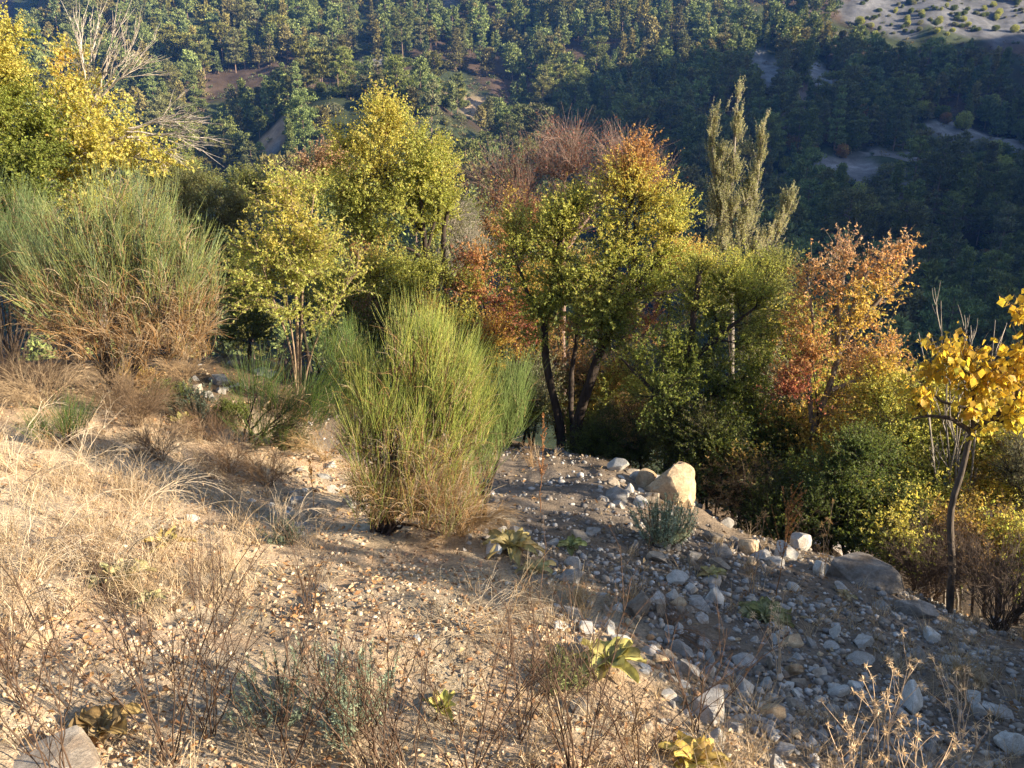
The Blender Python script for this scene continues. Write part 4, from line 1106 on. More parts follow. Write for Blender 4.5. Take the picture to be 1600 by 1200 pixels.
tree('leafy_bush', 'bright yellow leafy thicket behind and right of the leaning trunk', 'bush', b0, [],
     [E(1550, 700, 50, 50, 8.6, .5), E(1500, 640, 45, 50, 8.8, .5), E(1590, 770, 50, 60, 8.4, .5), E(1530, 780, 40, 50, 8.4, .4), E(1600, 660, 40, 40, 8.8, .5)], 130, [(GRN, .3), (YG, 1.2), (YEL * 1.1, 2.4), (GOLD, .4)], ntw=7, nl=9, leaf=(.05, .035), r0=.03, auto=3, gap=.42)
b0 = on(1620, 7.9)
tree('grey_bush', 'feathery grey-green bush at the right edge beside the yellow thicket', 'bush', b0, [],
     [E(1595, 720, 32, 50, 7.9, .35), E(1620, 780, 40, 50, 7.9, .4)], 90, [(GRN, 1), (GREY * .7, 1.4)], ntw=8, nl=10, leaf=(.05, .008), r0=.025, auto=2)
# bare grey little tree
b0 = on(1490, 8.2)
rt = tag(empty('bare_tree', b0), 'small leafless grey tree poking above the yellow-orange leaves near the right edge', 'tree')
bare_fan(rt, b0 - A(0, 0, .1), [at(1470, 470, 8.1), at(1478, 530, 8.1), at(1435, 520, 8), at(1520, 520, 8.2), at(1555, 500, 8.2), at(1500, 590, 8)], .02, PALEB * .55, 5, .4, 'branches', org=b0)
# leaning tree with big yellow leaves
b0 = on(1487, 6.2)
tree('leaning_tree', 'leaning dark-trunked tree with big glowing yellow and orange leaves at right', 'tree', b0,
     [((.034, .022), [b0 - A(0, 0, .15)] + path(6.2, (1488, 880), (1482, 810), (1494, 760), (1510, 710), (1520, 668))), ((.024, .008), path(6.2, (1518, 676), (1490, 655), (1450, 648), (1425, 655))),
      ((.026, .009), path(6.2, (1520, 670), (1555, 650), (1590, 620), (1630, 580))), ((.02, .006), path(6.2, (1520, 668), (1525, 620), (1500, 570), (1470, 560))), ((.016, .005), path(6.2, (1522, 640), (1470, 628), (1440, 600))), ((.02, .006), path(6.2, (1590, 620), (1600, 540), (1602, 470)))],
     [E(1535, 600, 36, 36, 6.2, .2), E(1530, 655, 28, 24, 6.1, .15), E(1455, 590, 34, 26, 6.2, .2), E(1500, 565, 40, 22, 6.2, .2), E(1585, 580, 30, 40, 6.2, .2), E(1602, 500, 14, 26, 6.2, .1), E(1440, 630, 24, 20, 6.2, .15), E(1590, 650, 26, 22, 6.1, .15)],
     80, [(A(.72, .60, .09), 2.4), (A(.70, .50, .07), 2), (A(.66, .34, .07), 1), (A(.55, .22, .08), .4)], ntw=4, nl=2, leaf=(.10, .08), twl=.24, bark=A(.10, .08, .065), hb=.0, auto=0, gap=.2, droop=1.0, leafrand=.6, curl=.12)
# thorny twig thickets
for (px, Y, hpx, wpx, lab) in ((1560, 6.0, 180, 85, 'dark leafless thorny thicket at the right edge below the yellow leaves'), (1440, 6.9, 130, 55, 'bare twiggy thicket at the foot of the leaning trunk')):
    b0 = on(px, Y); k = Y * 1.05 / F
    dead_shrub('thorny_thicket', lab, 'thicket', b0, 46, hpx * k * 1.1, wpx / hpx * 1.3, A(.13, .095, .075), 9, .0042, .3, .3, wob=.09, arch=.25, fork=2)
for (px, py, Y, lab) in ((985, 640, 11.5, 'tangle of bare brown twigs below the biggest tree'), (1190, 700, 8.8, 'bare brown twigs between the tan boulder and the orange tree'), (1240, 760, 8.0, 'bare twigs in deep shade left of the dark evergreen bush'), (790, 590, 12, 'thin bare stems between the middle broom and the biggest tree'), (1450, 760, 7.6, 'grey bare twigs crossing the yellow-green thicket')):
    b0 = on(px, Y)
    dead_shrub('bare_thicket', lab, 'thicket', b0, 30, 1.0, .9, A(.15, .105, .075), 8, .005, .4, .4, wob=.08, arch=.2, fork=2)
for px, py, Y, rx, ry, lab in ((930, 640, 12.6, 70, 45, 'dull ochre bush glimpsed under the biggest tree'), (1090, 680, 9.2, 70, 40, 'low dark bush in the shade just behind the tan boulder'), (1200, 700, 9.6, 60, 60, 'dark green bush below the grey-green bush, left of the orange tree'), (960, 690, 10.6, 60, 30, 'low dark bush in the shade behind the pale stone heap'), (830, 610, 11.6, 35, 50, 'soft grey-green bush against the left trunk of the biggest tree'), (1215, 800, 8.0, 35, 35, 'low black-green bush in the shade above the rust seed spike'), (1330, 600, 11, 90, 60, 'copper bush filling in behind the orange tree'), (700, 560, 11.5, 70, 50, 'mixed yellow bush half hidden by the middle broom top')):
    b0 = on(px, Y)
    pal = {'d': [(DGRN * .8, 2), (GRN * .6, 1), (OLIVE * .6, .7)], 'o': [(OLIVE, 1), (TAN * .8, 1.2), (ORA * .7, .6)], 's': [(OLIVE * 1.1, 1), (GREY * .8, 1)], 'c': [(YG * .8, .7), (GOLD * .7, 1), (ORA * .9, 1.2), (RUST, .7)], 'm': [(GRN, .8), (YG, 1.2), (GOLD * .7, .7)]}[
        'o' if 'ochre' in lab else 's' if 'soft' in lab else 'c' if 'copper' in lab else 'm' if 'mixed' in lab else 'd']
    tree('undergrowth_bush', lab, 'bush', b0, [], [E(px, py, rx, ry, Y, .6), E(px - rx * .5, py + ry * .3, rx * .6, ry * .7, Y, .5), E(px + rx * .5, py + ry * .2, rx * .6, ry * .8, Y, .5)], 150, pal, ntw=6, nl=11, leaf=(.045, .026), r0=.03, auto=2, gap=.38)

# middle broom and its small neighbours
b0 = on(597, 5.55)
broom('broom_shrub', 'bright green upright broom standing alone in the middle of the picture', b0,
      [E(650, 560, 44, 34, 5.6, .26), E(690, 610, 58, 55, 5.6, .34), E(610, 640, 44, 55, 5.55, .28), E(735, 660, 34, 45, 5.6, .26), E(660, 690, 72, 55, 5.5, .36), E(640, 770, 90, 50, 5.4, .3, .9), E(700, 800, 70, 34, 5.35, .25, .8), E(590, 790, 50, 36, 5.4, .2, .6), E(565, 690, 40, 50, 5.5, .3), E(570, 610, 24, 40, 5.6, .22)],
      680, 12, (.18, .44), .24, .55, .0016, .4, nb=30, cols=(A(.23, .29, .055), A(.38, .39, .09), A(.26, .32, .09)))
b0 = on(745, 6.1)
broom('broom_shrub', 'lower right side broom of blue-green stems leaning against the middle broom', b0,
      [E(775, 670, 36, 40, 6.1, .25), E(800, 640, 22, 40, 6.1, .2), E(730, 730, 40, 40, 5.9, .25)], 150, 11, (.2, .42), .12, .2, .0016, .4, nb=9, cols=(A(.17, .24, .07), A(.22, .29, .09)))
b0 = on(392, 8.1)
broom('broom_shrub', 'sparse dark spreading broom with bare black legs left of the middle broom', b0,
      [E(400, 620, 34, 32, 8.1, .3), E(450, 640, 40, 30, 8.0, .3), E(500, 640, 36, 34, 7.8, .3), E(420, 680, 50, 20, 7.9, .3)], 150, 9, (.25, .5), .06, .1, .0018, .6, nb=9, dark=.25, up=.6)
b0 = on(525, 10.2)
broom('broom_shrub', 'small green broom tuft with pale plumes right of the sapling foot', b0,
      [E(530, 560, 34, 30, 10.2, .35), E(560, 590, 24, 30, 10.1, .3)], 80, 10, (.25, .5), .2, .1, .0019, .35, nb=6)
b0 = on(108, 6.6)
broom('broom_shrub', 'small green tuft in the dry grass under the left broom', b0, [E(110, 665, 26, 12, 6.6, .15), E(65, 680, 20, 10, 6.5, .12)], 60, 9, (.12, .3), .15, .1, .0014, .4, nb=6)
b0 = on(225, 7.9)
dead_shrub('dry_thicket', 'dark dead brush below the right part of the left broom', 'thicket', on(215, 7.6), 36, .55, 1.2, A(.20, .14, .09), 9, .003, .2, .3, arch=.2)
dead_shrub('dry_thicket', 'straw and black dead brush at the left edge below the edge broom', 'thicket', on(40, 8.2), 40, .7, 1.2, A(.22, .15, .10), 9, .0035, .26, .3, arch=.25)
dead_shrub('dry_thicket', 'tan broken twigs around the foot of the middle broom', 'thicket', on(720, 5.5), 46, .5, 1.2, A(.36, .24, .12), 9, .0022, .2, .2, arch=.3)

# mixed undergrowth filling the slope behind the rubble
PALS = {'yellow-green': [(GRN, .8), (YG, 1.6), (YEL, .8)], 'golden': [(YG, .8), (GOLD, 1.4), (ORA, .7)], 'coppery': [(OLIVE, .5), (ORA, 1.3), (RUST, 1), (GOLD, .8)], 'dusky green': [(DGRN, 1.2), (GRN, 1.4), (OLIVE, .6)],
        'black-green': [(DGRN * .8, 2), (GRN * .6, 1)], 'grey-green': [(OLIVE, 1.4), (GREY * .8, 1), (GRN, .8)], 'ochre': [(OLIVE, .8), (TAN, 1.3), (GOLD * .7, .7)], 'reddish': [(RUST, 1), (RED, .8), (ORA, 1.2), (YG * .8, .4)]}
def near_mark(px, py):
    L = [((560, 480), 'right of the pale sapling'), ((640, 450), 'under the large yellow tree'), ((740, 470), 'right of the two dark trunks'), ((820, 560), 'left of the forked trunks'), ((930, 640), 'under the biggest tree'),
         ((1060, 700), 'behind the tan boulder'), ((1150, 690), 'right of the tan boulder'), ((1260, 640), 'around the curved grey trunk'), ((1350, 600), 'right of the curved grey trunk'), ((1340, 790), 'behind the big boulders'),
         ((1440, 700), 'left of the leaning trunk'), ((1560, 740), 'right of the leaning trunk'), ((1100, 420), 'below the spires'), ((400, 480), 'left of the sapling'), ((1440, 850), 'at the foot of the leaning trunk')]
    return L[int(np.argmin([math.hypot(px - a[0][0], py - a[0][1]) for a in L]))][1]
for px, py, Y, rx, ry, c in (
    (545, 470, 13.2, 45, 55, 'dusky green'), (600, 460, 13.4, 50, 50, 'yellow-green'), (650, 420, 14.8, 55, 45, 'grey-green'), (655, 500, 12.6, 50, 45, 'golden'), (715, 520, 12.2, 45, 50, 'yellow-green'), (745, 360, 15.2, 50, 55, 'grey-green'), (790, 330, 16, 50, 45, 'coppery'),
    (770, 540, 12, 45, 55, 'golden'), (815, 480, 13, 45, 60, 'golden'), (830, 590, 11.9, 45, 50, 'grey-green'), (800, 630, 11.4, 40, 40, 'dusky green'), (880, 560, 12.4, 50, 55, 'ochre'), (930, 600, 12.2, 55, 45, 'golden'), (985, 590, 12, 50, 50, 'yellow-green'), (870, 420, 13.5, 70, 60, 'golden'), (960, 480, 13, 70, 60, 'coppery'),
    (1010, 660, 10.8, 55, 36, 'ochre'), (940, 670, 11.2, 50, 30, 'dusky green'), (1060, 660, 10.4, 50, 45, 'dusky green'), (1110, 690, 9.4, 55, 45, 'black-green'), (1160, 660, 9.8, 55, 50, 'dusky green'), (1150, 740, 8.7, 50, 40, 'ochre'), (1090, 740, 8.9, 40, 30, 'black-green'),
    (1200, 600, 10.4, 50, 60, 'grey-green'), (1230, 680, 9.6, 45, 45, 'golden'), (1195, 770, 8.5, 40, 40, 'black-green'), (1240, 770, 8.4, 40, 40, 'dusky green'), (1240, 520, 11, 45, 60, 'yellow-green'), (1300, 640, 10, 50, 60, 'yellow-green'), (1290, 700, 9.2, 45, 40, 'golden'), (1360, 660, 9.8, 50, 55, 'golden'), (1370, 590, 10.5, 50, 50, 'golden'),
    (1290, 800, 7.9, 40, 36, 'black-green'), (1330, 810, 7.7, 45, 36, 'black-green'), (1390, 820, 7.5, 40, 40, 'yellow-green'), (1430, 640, 9.6, 40, 50, 'yellow-green'), (1430, 760, 8.2, 45, 50, 'yellow-green'), (1470, 700, 8.8, 45, 60, 'yellow-green'), (1520, 720, 8.8, 45, 60, 'golden'), (1560, 640, 9.2, 50, 50, 'golden'), (1590, 700, 8.4, 45, 50, 'yellow-green'),
    (1540, 820, 7.6, 50, 50, 'ochre'), (1590, 850, 7.2, 45, 50, 'yellow-green'), (1480, 840, 7.4, 45, 40, 'ochre'), (1060, 400, 13, 45, 40, 'golden'), (1110, 440, 13, 50, 50, 'grey-green'), (1160, 430, 13.5, 50, 40, 'yellow-green'), (395, 430, 14, 40, 50, 'dusky green'), (500, 430, 13.5, 50, 50, 'yellow-green'), (385, 500, 13, 30, 36, 'black-green'), (1480, 600, 10, 40, 40, 'dusky green')):
    b0 = on(px, Y + .15)
    tree('undergrowth_bush', f'{c} undergrowth bush {near_mark(px, py)}', 'bush', b0, [], [E(px, py, rx, ry, Y, .55), E(px - rx * .5, py + ry * .5, rx * .7, ry * .7, Y, .5), E(px + rx * .5, py + ry * .45, rx * .7, ry * .7, Y, .5)], 52 if px > 1420 else 66, PALS[c],
         group='undergrowth bushes behind the rubble', ntw=6, nl=9, leaf=(.052, .03), r0=.026, auto=2, gap=.36, shell=.4, brad=.8)

# scrub and dead brush over the hollow between the brooms
for px, py, w_, h_, c_, lab in ((230, 650, 30, .5, A(.26, .17, .10), 'brown dead brush right of the small green tuft'), (170, 640, 30, .5, A(.36, .26, .16), 'straw-coloured tangle under the left broom'), (330, 690, 26, .4, A(.24, .16, .1), 'dark twiggy brush below the shaded dome spurge'),
        (250, 720, 26, .35, A(.34, .24, .15), 'tan dead weeds on the brow of the straw bank'), (420, 760, 26, .35, A(.3, .2, .12), 'brown weeds left of the middle broom foot'), (510, 720, 24, .45, A(.36, .25, .13), 'tawny weeds beside the left flank of the middle broom'),
        (360, 740, 24, .3, A(.28, .19, .12), 'low dead weeds in the hollow below the dark broom'), (480, 660, 24, .5, A(.25, .17, .1), 'dark twigs between the dark broom and the middle broom'), (70, 640, 36, .6, A(.40, .30, .19), 'pale dead brush below the edge broom'),
        (290, 600, 30, .5, A(.38, .27, .16), 'tan brush at the right foot of the left broom'), (350, 560, 20, .5, A(.24, .17, .11), 'dark brush in shade left of the sapling'), (440, 590, 24, .6, A(.30, .21, .13), 'bare stems crowding the foot of the sapling')):
    dead_shrub('dead_brush', lab, 'dead brush', hit(px, py), w_, h_ * 1.15, 1.0, c_, 7, .003, .22, .4, group='dead brush around the brooms', wob=.09, arch=.3, fork=2)
for px, py, r_, c_, lab in ((260, 630, 26, 'dusky green', 'low dusky green bush beside the shaded dome spurge'), (215, 610, 26, 'ochre', 'low ochre bush at the foot of the left broom'), (360, 660, 22, 'dusky green', 'low green bush behind the dark broom legs'), (450, 700, 24, 'grey-green', 'low grey-green bush between the dark broom and the middle broom'), (520, 610, 26, 'dusky green', 'low dark bush left of the middle broom crown'), (335, 545, 24, 'black-green', 'low black-green bush under the olive bush')):
    b0 = hit(px, py); d_ = b0[1] * cp - b0[2] * sp; k_ = r_ / F * d_
    tree('low_bush', lab, 'bush', b0, [], [(b0 + A(0, 0, k_ * .7), A(k_, k_ * .8, k_ * .7), 1.0), (b0 + A(k_ * .7, 0, k_ * .5), A(k_ * .7, k_ * .6, k_ * .5), 1.0)], 70, PALS[c_], ntw=6, nl=8, leaf=(.035, .018), twl=.12, r0=.015, auto=2, gap=.3, brad=.6)

# trees right of the frame which shade the rubble
for i, (x, y, h, lab) in enumerate(((6.6, 2.0, 4.7, 'green tree just right of the rubble'), (7.9, 3.4, 5.0, 'yellowing tree right of the leaning tree'), (6.5, .9, 3.0, 'dark tree right of the camera'), (8.2, 1.5, 5.2, 'taller tree further right of the camera'), (7.6, 4.6, 3.0, 'young tree beside the right thicket'), (7.4, 2.8, 4.8, 'round tree level with the boulders'))):
    b0 = A(x, y, float(gz(x, y)))
    tree('leafy_tree', lab + ', just outside the frame', 'tree', b0, [((.08, .03), [b0 - A(0, 0, .2), b0 + A(.1, 0, h * .35), b0 + A(-.1, .1, h * .75)])],
         [(b0 + A(0, 0, h * .72), A(1.2, 1.2, h * .28), 1.0), (b0 + A(.5, .4, h * .45), A(1.1, 1.1, h * .28), 1.0), (b0 + A(-.5, -.3, h * .42), A(1.0, 1.0, h * .28), 1.0)],
         210, [(GRN, 2), (YG, 1.5), (YEL, .5)], ntw=7, nl=8, leaf=(.09, .06), twl=.36, gap=.3)

# ---------------------------------------------------------------- rocks the photograph singles out
rock_px(BOULDER_T, 1052, 788, 104, 70, 'big upright tan boulder catching the sun behind the grey-green spurge', rot=(.08, .0, .25), cat='boulder', name='boulder', sink=.25)
rock_px(ROCKSW[1], 1008, 762, 44, 34, 'small rust-brown rock leaning on the left of the tan boulder')
rock_px(BOULDER_G[0], 1366, 918, 112, 62, 'largest brown-grey boulder at the edge of the rubble, pale on its upper face', rot=(.05, .05, .3), cat='boulder', name='boulder')
rock_px(BOULDER_G[1], 1305, 868, 100, 52, 'dark slab-like boulder propped behind the largest brown-grey boulder', rot=(.3, .1, 2.2), cat='boulder', name='boulder')
rock_px(ROCKS[0], 1252, 858, 40, 48, 'dark blue-grey rock at the back of the boulder group', rot=(.2, .3, 1.2))
rock_px(ROCKSP[0], 1284, 900, 32, 34, 'small pale rock tucked in front of the dark slab boulder')
rock_px(ROCKSP[1], 1228, 872, 52, 24, 'flat pale rock left of the boulder group, beside the rust seed spike')
rock_px(BOULDER_G[2], 1447, 968, 74, 46, 'long grey rock lying right of the largest brown-grey boulder', rot=(0, .25, .2))
rock_px(ROCKSP[2], 966, 1012, 44, 28, 'pale flat-topped stone balanced over the yellow mullein')
rock_px(ROCKSP[3], 948, 1036, 26, 22, 'small pale stone just under the flat-topped balanced stone')
rock_px(ROCKS[2], 1112, 1126, 64, 50, 'grey weathered rock in the lower middle of the rubble')
rock_px(ROCKSP[4], 1428, 1112, 50, 48, 'pale blocky rock behind the pale thistle')
rock_px(ROCKSP[5], 1522, 1100, 40, 32, 'pale squared rock right of the thistle, upper of a stacked pair')
rock_px(ROCKSP[0], 1530, 1122, 26, 34, 'pale rock under the squared rock right of the thistle')
rock_px(ROCKS[3], 1566, 1126, 52, 34, 'rounded grey rock with black lichen near the right edge')
rock_px(ROCKSP[1], 1588, 1178, 56, 44, 'large smooth pale rock cut by the lower right corner')
rock_px(ROCKSW[2], 46, 1008, 62, 32, 'orange-tan rock lying alone on the gravel at the left edge')
rock_px(ROCKSB[2], 58, 1236, 200, 74, 'big flat pale rock in the lower left corner', rot=(-.05, .05, .4), sink=.25, cat='boulder', name='boulder')
rock_px(ROCKS[4], 342, 602, 38, 22, 'blue-grey rock in the shade right of the left broom')
rock_px(ROCKSP[3], 412, 588, 36, 24, 'pale rock at the foot of the sapling')
rock_px(ROCKS[5], 320, 622, 26, 18, 'small blue-grey rock below the shaded blue-grey rock')
rock_px(ROCKS[6], 372, 606, 24, 18, 'small grey rock between the blue-grey and the pale rock by the sapling')
rock_px(ROCKSP[4], 394, 552, 20, 10, 'thin pale rock lying in black shade left of the sapling')
rock_px(ROCKS[7], 498, 552, 44, 14, 'pale slab right of the sapling stem')
rock_px(ROCKSB[2], 1002, 965, 38, 58, 'fluted brown rock standing in dry grass, left of a fluted pair', rot=(.1, .2, .4))
rock_px(ROCKSB[3], 1032, 962, 30, 50, 'fluted brown rock standing in dry grass, right of a fluted pair', rot=(.1, -.1, 1.4))
rock_px(ROCKSP[5], 1055, 917, 34, 36, 'light rock right above the fluted brown rocks')
rock_px(ROCKS[8], 1092, 950, 40, 24, 'grey rock right of the fluted brown rocks')
rock_px(ROCKSP[0], 1080, 928, 26, 22, 'small pale rock beside the light rock above the fluted pair')
rock_px(ROCKS[9], 1078, 1062, 40, 32, 'pointed grey rock in the rubble below the burnt grass clump')
rock_px(ROCKS[10], 1100, 1015, 26, 24, 'bluish grey rock right of the burnt grass clump')
rock_px(ROCKSB[4], 1048, 1032, 30, 24, 'brown cracked rock below the burnt grass clump')
rock_px(ROCKSP[1], 1306, 1000, 22, 28, 'upright pale rock alone on dark soil above the thistle')
rock_px(ROCKSW[3], 1243, 1010, 42, 22, 'tan flat rock right of the green mullein')
rock_px(ROCKSP[2], 1222, 998, 20, 16, 'whitish pebble-like rock at the right of the green mullein')
rock_px(ROCKSP[3], 1312, 1092, 40, 26, 'pale oblong rock left of the thistle stems')
rock_px(ROCKSW[1], 1240, 1058, 32, 20, 'reddish rock lying on the pale stone heap')
rock_px(ROCKSP[4], 900, 890, 30, 22, 'pale rock in front of the dried plant below the spurge')
rock_px(ROCKS[11], 895, 912, 44, 26, 'grey mounded rock above the dry grass edge')
rock_px(ROCKS[0], 930, 836, 34, 16, 'thin whitish rock on the shaded soil left of the spurge')
rock_px(ROCKSP[5], 962, 738, 36, 24, 'pale pointed rock on top of the stone heap left of the tan boulder')
rock_px(ROCKSP[0], 995, 752, 22, 26, 'pale upright rock in the stone heap touching the rust-brown rock')
rock_px(ROCKSP[2], 650, 1003, 22, 12, 'small white stone by the dead thorny branches')
rock_px(ROCKSP[4], 295, 816, 22, 13, 'small white stone at the brow of the straw bank')
_named = [o for o in COL.objects if o.name.startswith(('rock', 'boulder'))]
_taken = np.array([[o.location.x, o.location.y, max(o.scale)] for o in _named])

def landmark(px, py):
    L = [((1035, 820), 'near the grey-green spurge'), ((1195, 960), 'near the green mullein'), ((965, 1000), 'near the flat-topped balanced stone'), ((1055, 1000), 'around the burnt grass clump'),
         ((1210, 900), 'near the rust seed spike'), ((1390, 900), 'below the brown-grey boulder'), ((1380, 1080), 'around the pale thistle'), ((1120, 1110), 'around the grey weathered rock'),
         ((1230, 1090), 'in the pale stone heap left of the thistle'), ((1530, 1120), 'near the lower right edge'), ((960, 750), 'in the stone heap left of the tan boulder'), ((820, 850), 'by the pale mullein right of the middle broom'),
         ((480, 770), 'left of the middle broom foot'), ((360, 600), 'in the shade beside the sapling'), ((900, 900), 'on the dark soil above the dry grass edge'), ((1540, 1000), 'by the thorny thicket'), ((1010, 925), 'near the fluted rocks'), ((1150, 870), 'between the spurge and the seed spike'), ((600, 900), 'on the straw-coloured gravel'), ((200, 1000), 'on the bare bank at lower left')]
    d = [math.hypot(px - a[0][0], (py - a[0][1]) * 1.3) for a in L]
    return L[int(np.argmin(d))][1]
def scatter_rocks():
    global _taken
    zones = [(1040, 1010, 70, 70, 34), (1230, 1090, 80, 60, 40), (1000, 760, 50, 30, 26), (1100, 960, 140, 90, 34), (870, 890, 90, 60, 22), (1150, 860, 120, 40, 18), (1400, 1050, 180, 90, 34), (480, 775, 80, 40, 22), (350, 590, 60, 40, 14),
             (780, 840, 50, 30, 16), (1330, 960, 120, 50, 14), (950, 960, 70, 30, 16), (600, 900, 300, 90, 8), (250, 1050, 240, 90, 5), (1150, 1130, 140, 50, 20)]
    for zx, zy, sx, sy, n in zones:
        for _ in range(n):
            for _try in range(12):
                px, py = zx + rng.normal() * sx * .6, zy + rng.normal() * sy * .6
                if not (-10 < px < 1640 and 530 < py < 1215): continue
                p = hit(px, py)
                if p[1] > 15: continue
                s = .030 * math.exp(rng.random() ** 1.3 * 1.45) * (1.25 if p[1] > 5.5 else .85)
                d = np.hypot(_taken[:, 0] - p[0], _taken[:, 1] - p[1])
                if (d > (_taken[:, 2] + s) * .72).all(): break
            else: continue
            k = rng.random()
            if zx < 700 and zy > 880: k = .8 + .2 * k; s *= .7
            src, cn = (ROCKS, 'grey') if k < .48 else (ROCKSP, 'pale') if k < .78 else (ROCKSB, 'brownish') if k < .93 else (ROCKSW, 'tan')
            size = 'small' if s < .045 else 'medium-sized' if s < .075 else 'large'
            put_rock(src[int(rng.integers(0, len(src)))], p, (s, s * (.7 + .4 * rng.random()), s * (.65 + .4 * rng.random())), f'{size} {cn} loose stone {landmark(px, py)}', 'loose stones of the rubble', sink=.36 + .2 * rng.random())
            _taken = np.concatenate([_taken, [[p[0], p[1], s]]])
scatter_rocks()

# ---------------------------------------------------------------- gravel and litter (uncountable)
def near_samples(n, r0=1.3, r1=12, azm=40, pw=0.0):
    az = R_(1) * (rng.random(n) * 2 - 1) * azm
    r = np.exp(math.log(r0) + (math.log(r1) - math.log(r0)) * rng.random(n))
    return r * np.sin(az), r * np.cos(az), r
def gravel():
    n = 34000
    x, y, r = near_samples(n, 1.4, 11)
    w = rubble(x, y); keep = rng.random(n) < (.12 + .88 * sstep(.42, .6, fbm(P3(x, y, 1.7, 20), 3))) * (.55 + .35 * w + .3 * (r < 5))
    x, y, r, w = x[keep], y[keep], r[keep], w[keep]
    x2, y2, r2 = near_samples(9000, 2.2, 8, 38); w2 = rubble(x2, y2); k2 = (w2 > .5) & (rng.random(9000) < .1 + .9 * sstep(.45, .62, fbm(P3(x2, y2, 1.1, 27), 3)))
    big = np.concatenate([np.zeros(len(x)), np.ones(k2.sum())]); x, y, r, w = (np.concatenate([p_, q_[k2]]) for p_, q_ in ((x, x2), (y, y2), (r, r2), (w, w2))); n = len(x)
    s = big * (.008 + .022 * rng.random(n) ** 1.8) + (1 - big) * (.004 + .010 * rng.random(n) ** 2.5) * (.7 + .16 * r) * (1 + 1.3 * w * rng.random(n) ** 3)
    V, Fc = ICO1; nv = len(V)
    z = gz(x, y)
    q = V[None] * (1 + (rng.random((n, nv, 1)) - .5) * .75)
    q = q * (s[:, None, None] * np.stack([np.ones(n), .6 + .5 * rng.random(n), .45 + .4 * rng.random(n)], -1)[:, None])
    a = rng.random(n) * 6.28; ca, sa = np.cos(a)[:, None], np.sin(a)[:, None]
    q = np.stack([q[..., 0] * ca - q[..., 1] * sa, q[..., 0] * sa + q[..., 1] * ca, q[..., 2]], -1)
    q += np.stack([x, y, z + s * .25], -1)[:, None]
    ct = np.array([A(.50, .38, .25), A(.58, .46, .33), A(.42, .26, .16), A(.36, .22, .12), A(.52, .44, .33)])[rng.integers(0, 5, n)]
    cg = np.array([A(.24, .22, .21), A(.36, .34, .32), A(.50, .48, .46), A(.20, .16, .13), A(.42, .36, .30)])[rng.integers(0, 5, n)]
    pw = (rng.random(n) < w)[:, None]
    c = np.where(pw, cg * .85, ct) * (.68 + .5 * rng.random((n, 1)))
    b = Buf(); f = (np.arange(n)[:, None, None] * nv + Fc[None]).reshape(-1, 3)
    b.add(q.reshape(-1, 3), [f], np.repeat(c, nv, 0))
    tag(link('gravel', b.mesh('gravel', M_PEB)), 'loose gravel strewn over the bank', 'gravel', None, 'stuff')
gravel()
def litter():
    n = 42000
    x, y, r = near_samples(n, 1.4, 13)
    w = rubble(x, y)
    keep = rng.random(n) < np.where(w > .5, .35, .95) * (.15 + .85 * sstep(.4, .6, fbm(P3(x, y, 1.6, 33), 3)))
    x, y, r, w = x[keep], y[keep], r[keep], w[keep]; n = len(x)
    c = np.stack([x, y, gz(x, y) + .006 + .012 * rng.random(n)], -1)
    ax = rdir(n); ax[:, 2] *= .35
    L_ = (.012 + .03 * rng.random(n)) * (.7 + .13 * r)
    wd = L_ * np.where(rng.random(n) < .5, .12, .5)
    col = np.array([STRAW, STRAW2, A(.42, .24, .11), A(.30, .16, .08), A(.55, .40, .22)])[rng.integers(0, 5, n)] * (.6 + .7 * rng.random((n, 1))) * (1 - .35 * w[:, None])
    b = Buf(); leaves(b, c, ax, rdir(n, 1.2), L_, wd, col, .4)
    tag(link('leaf_litter', b.mesh('leaf_litter', M_STRAW)), 'dry leaves and broken straw scattered over the ground', 'leaf litter', None, 'stuff')
litter()

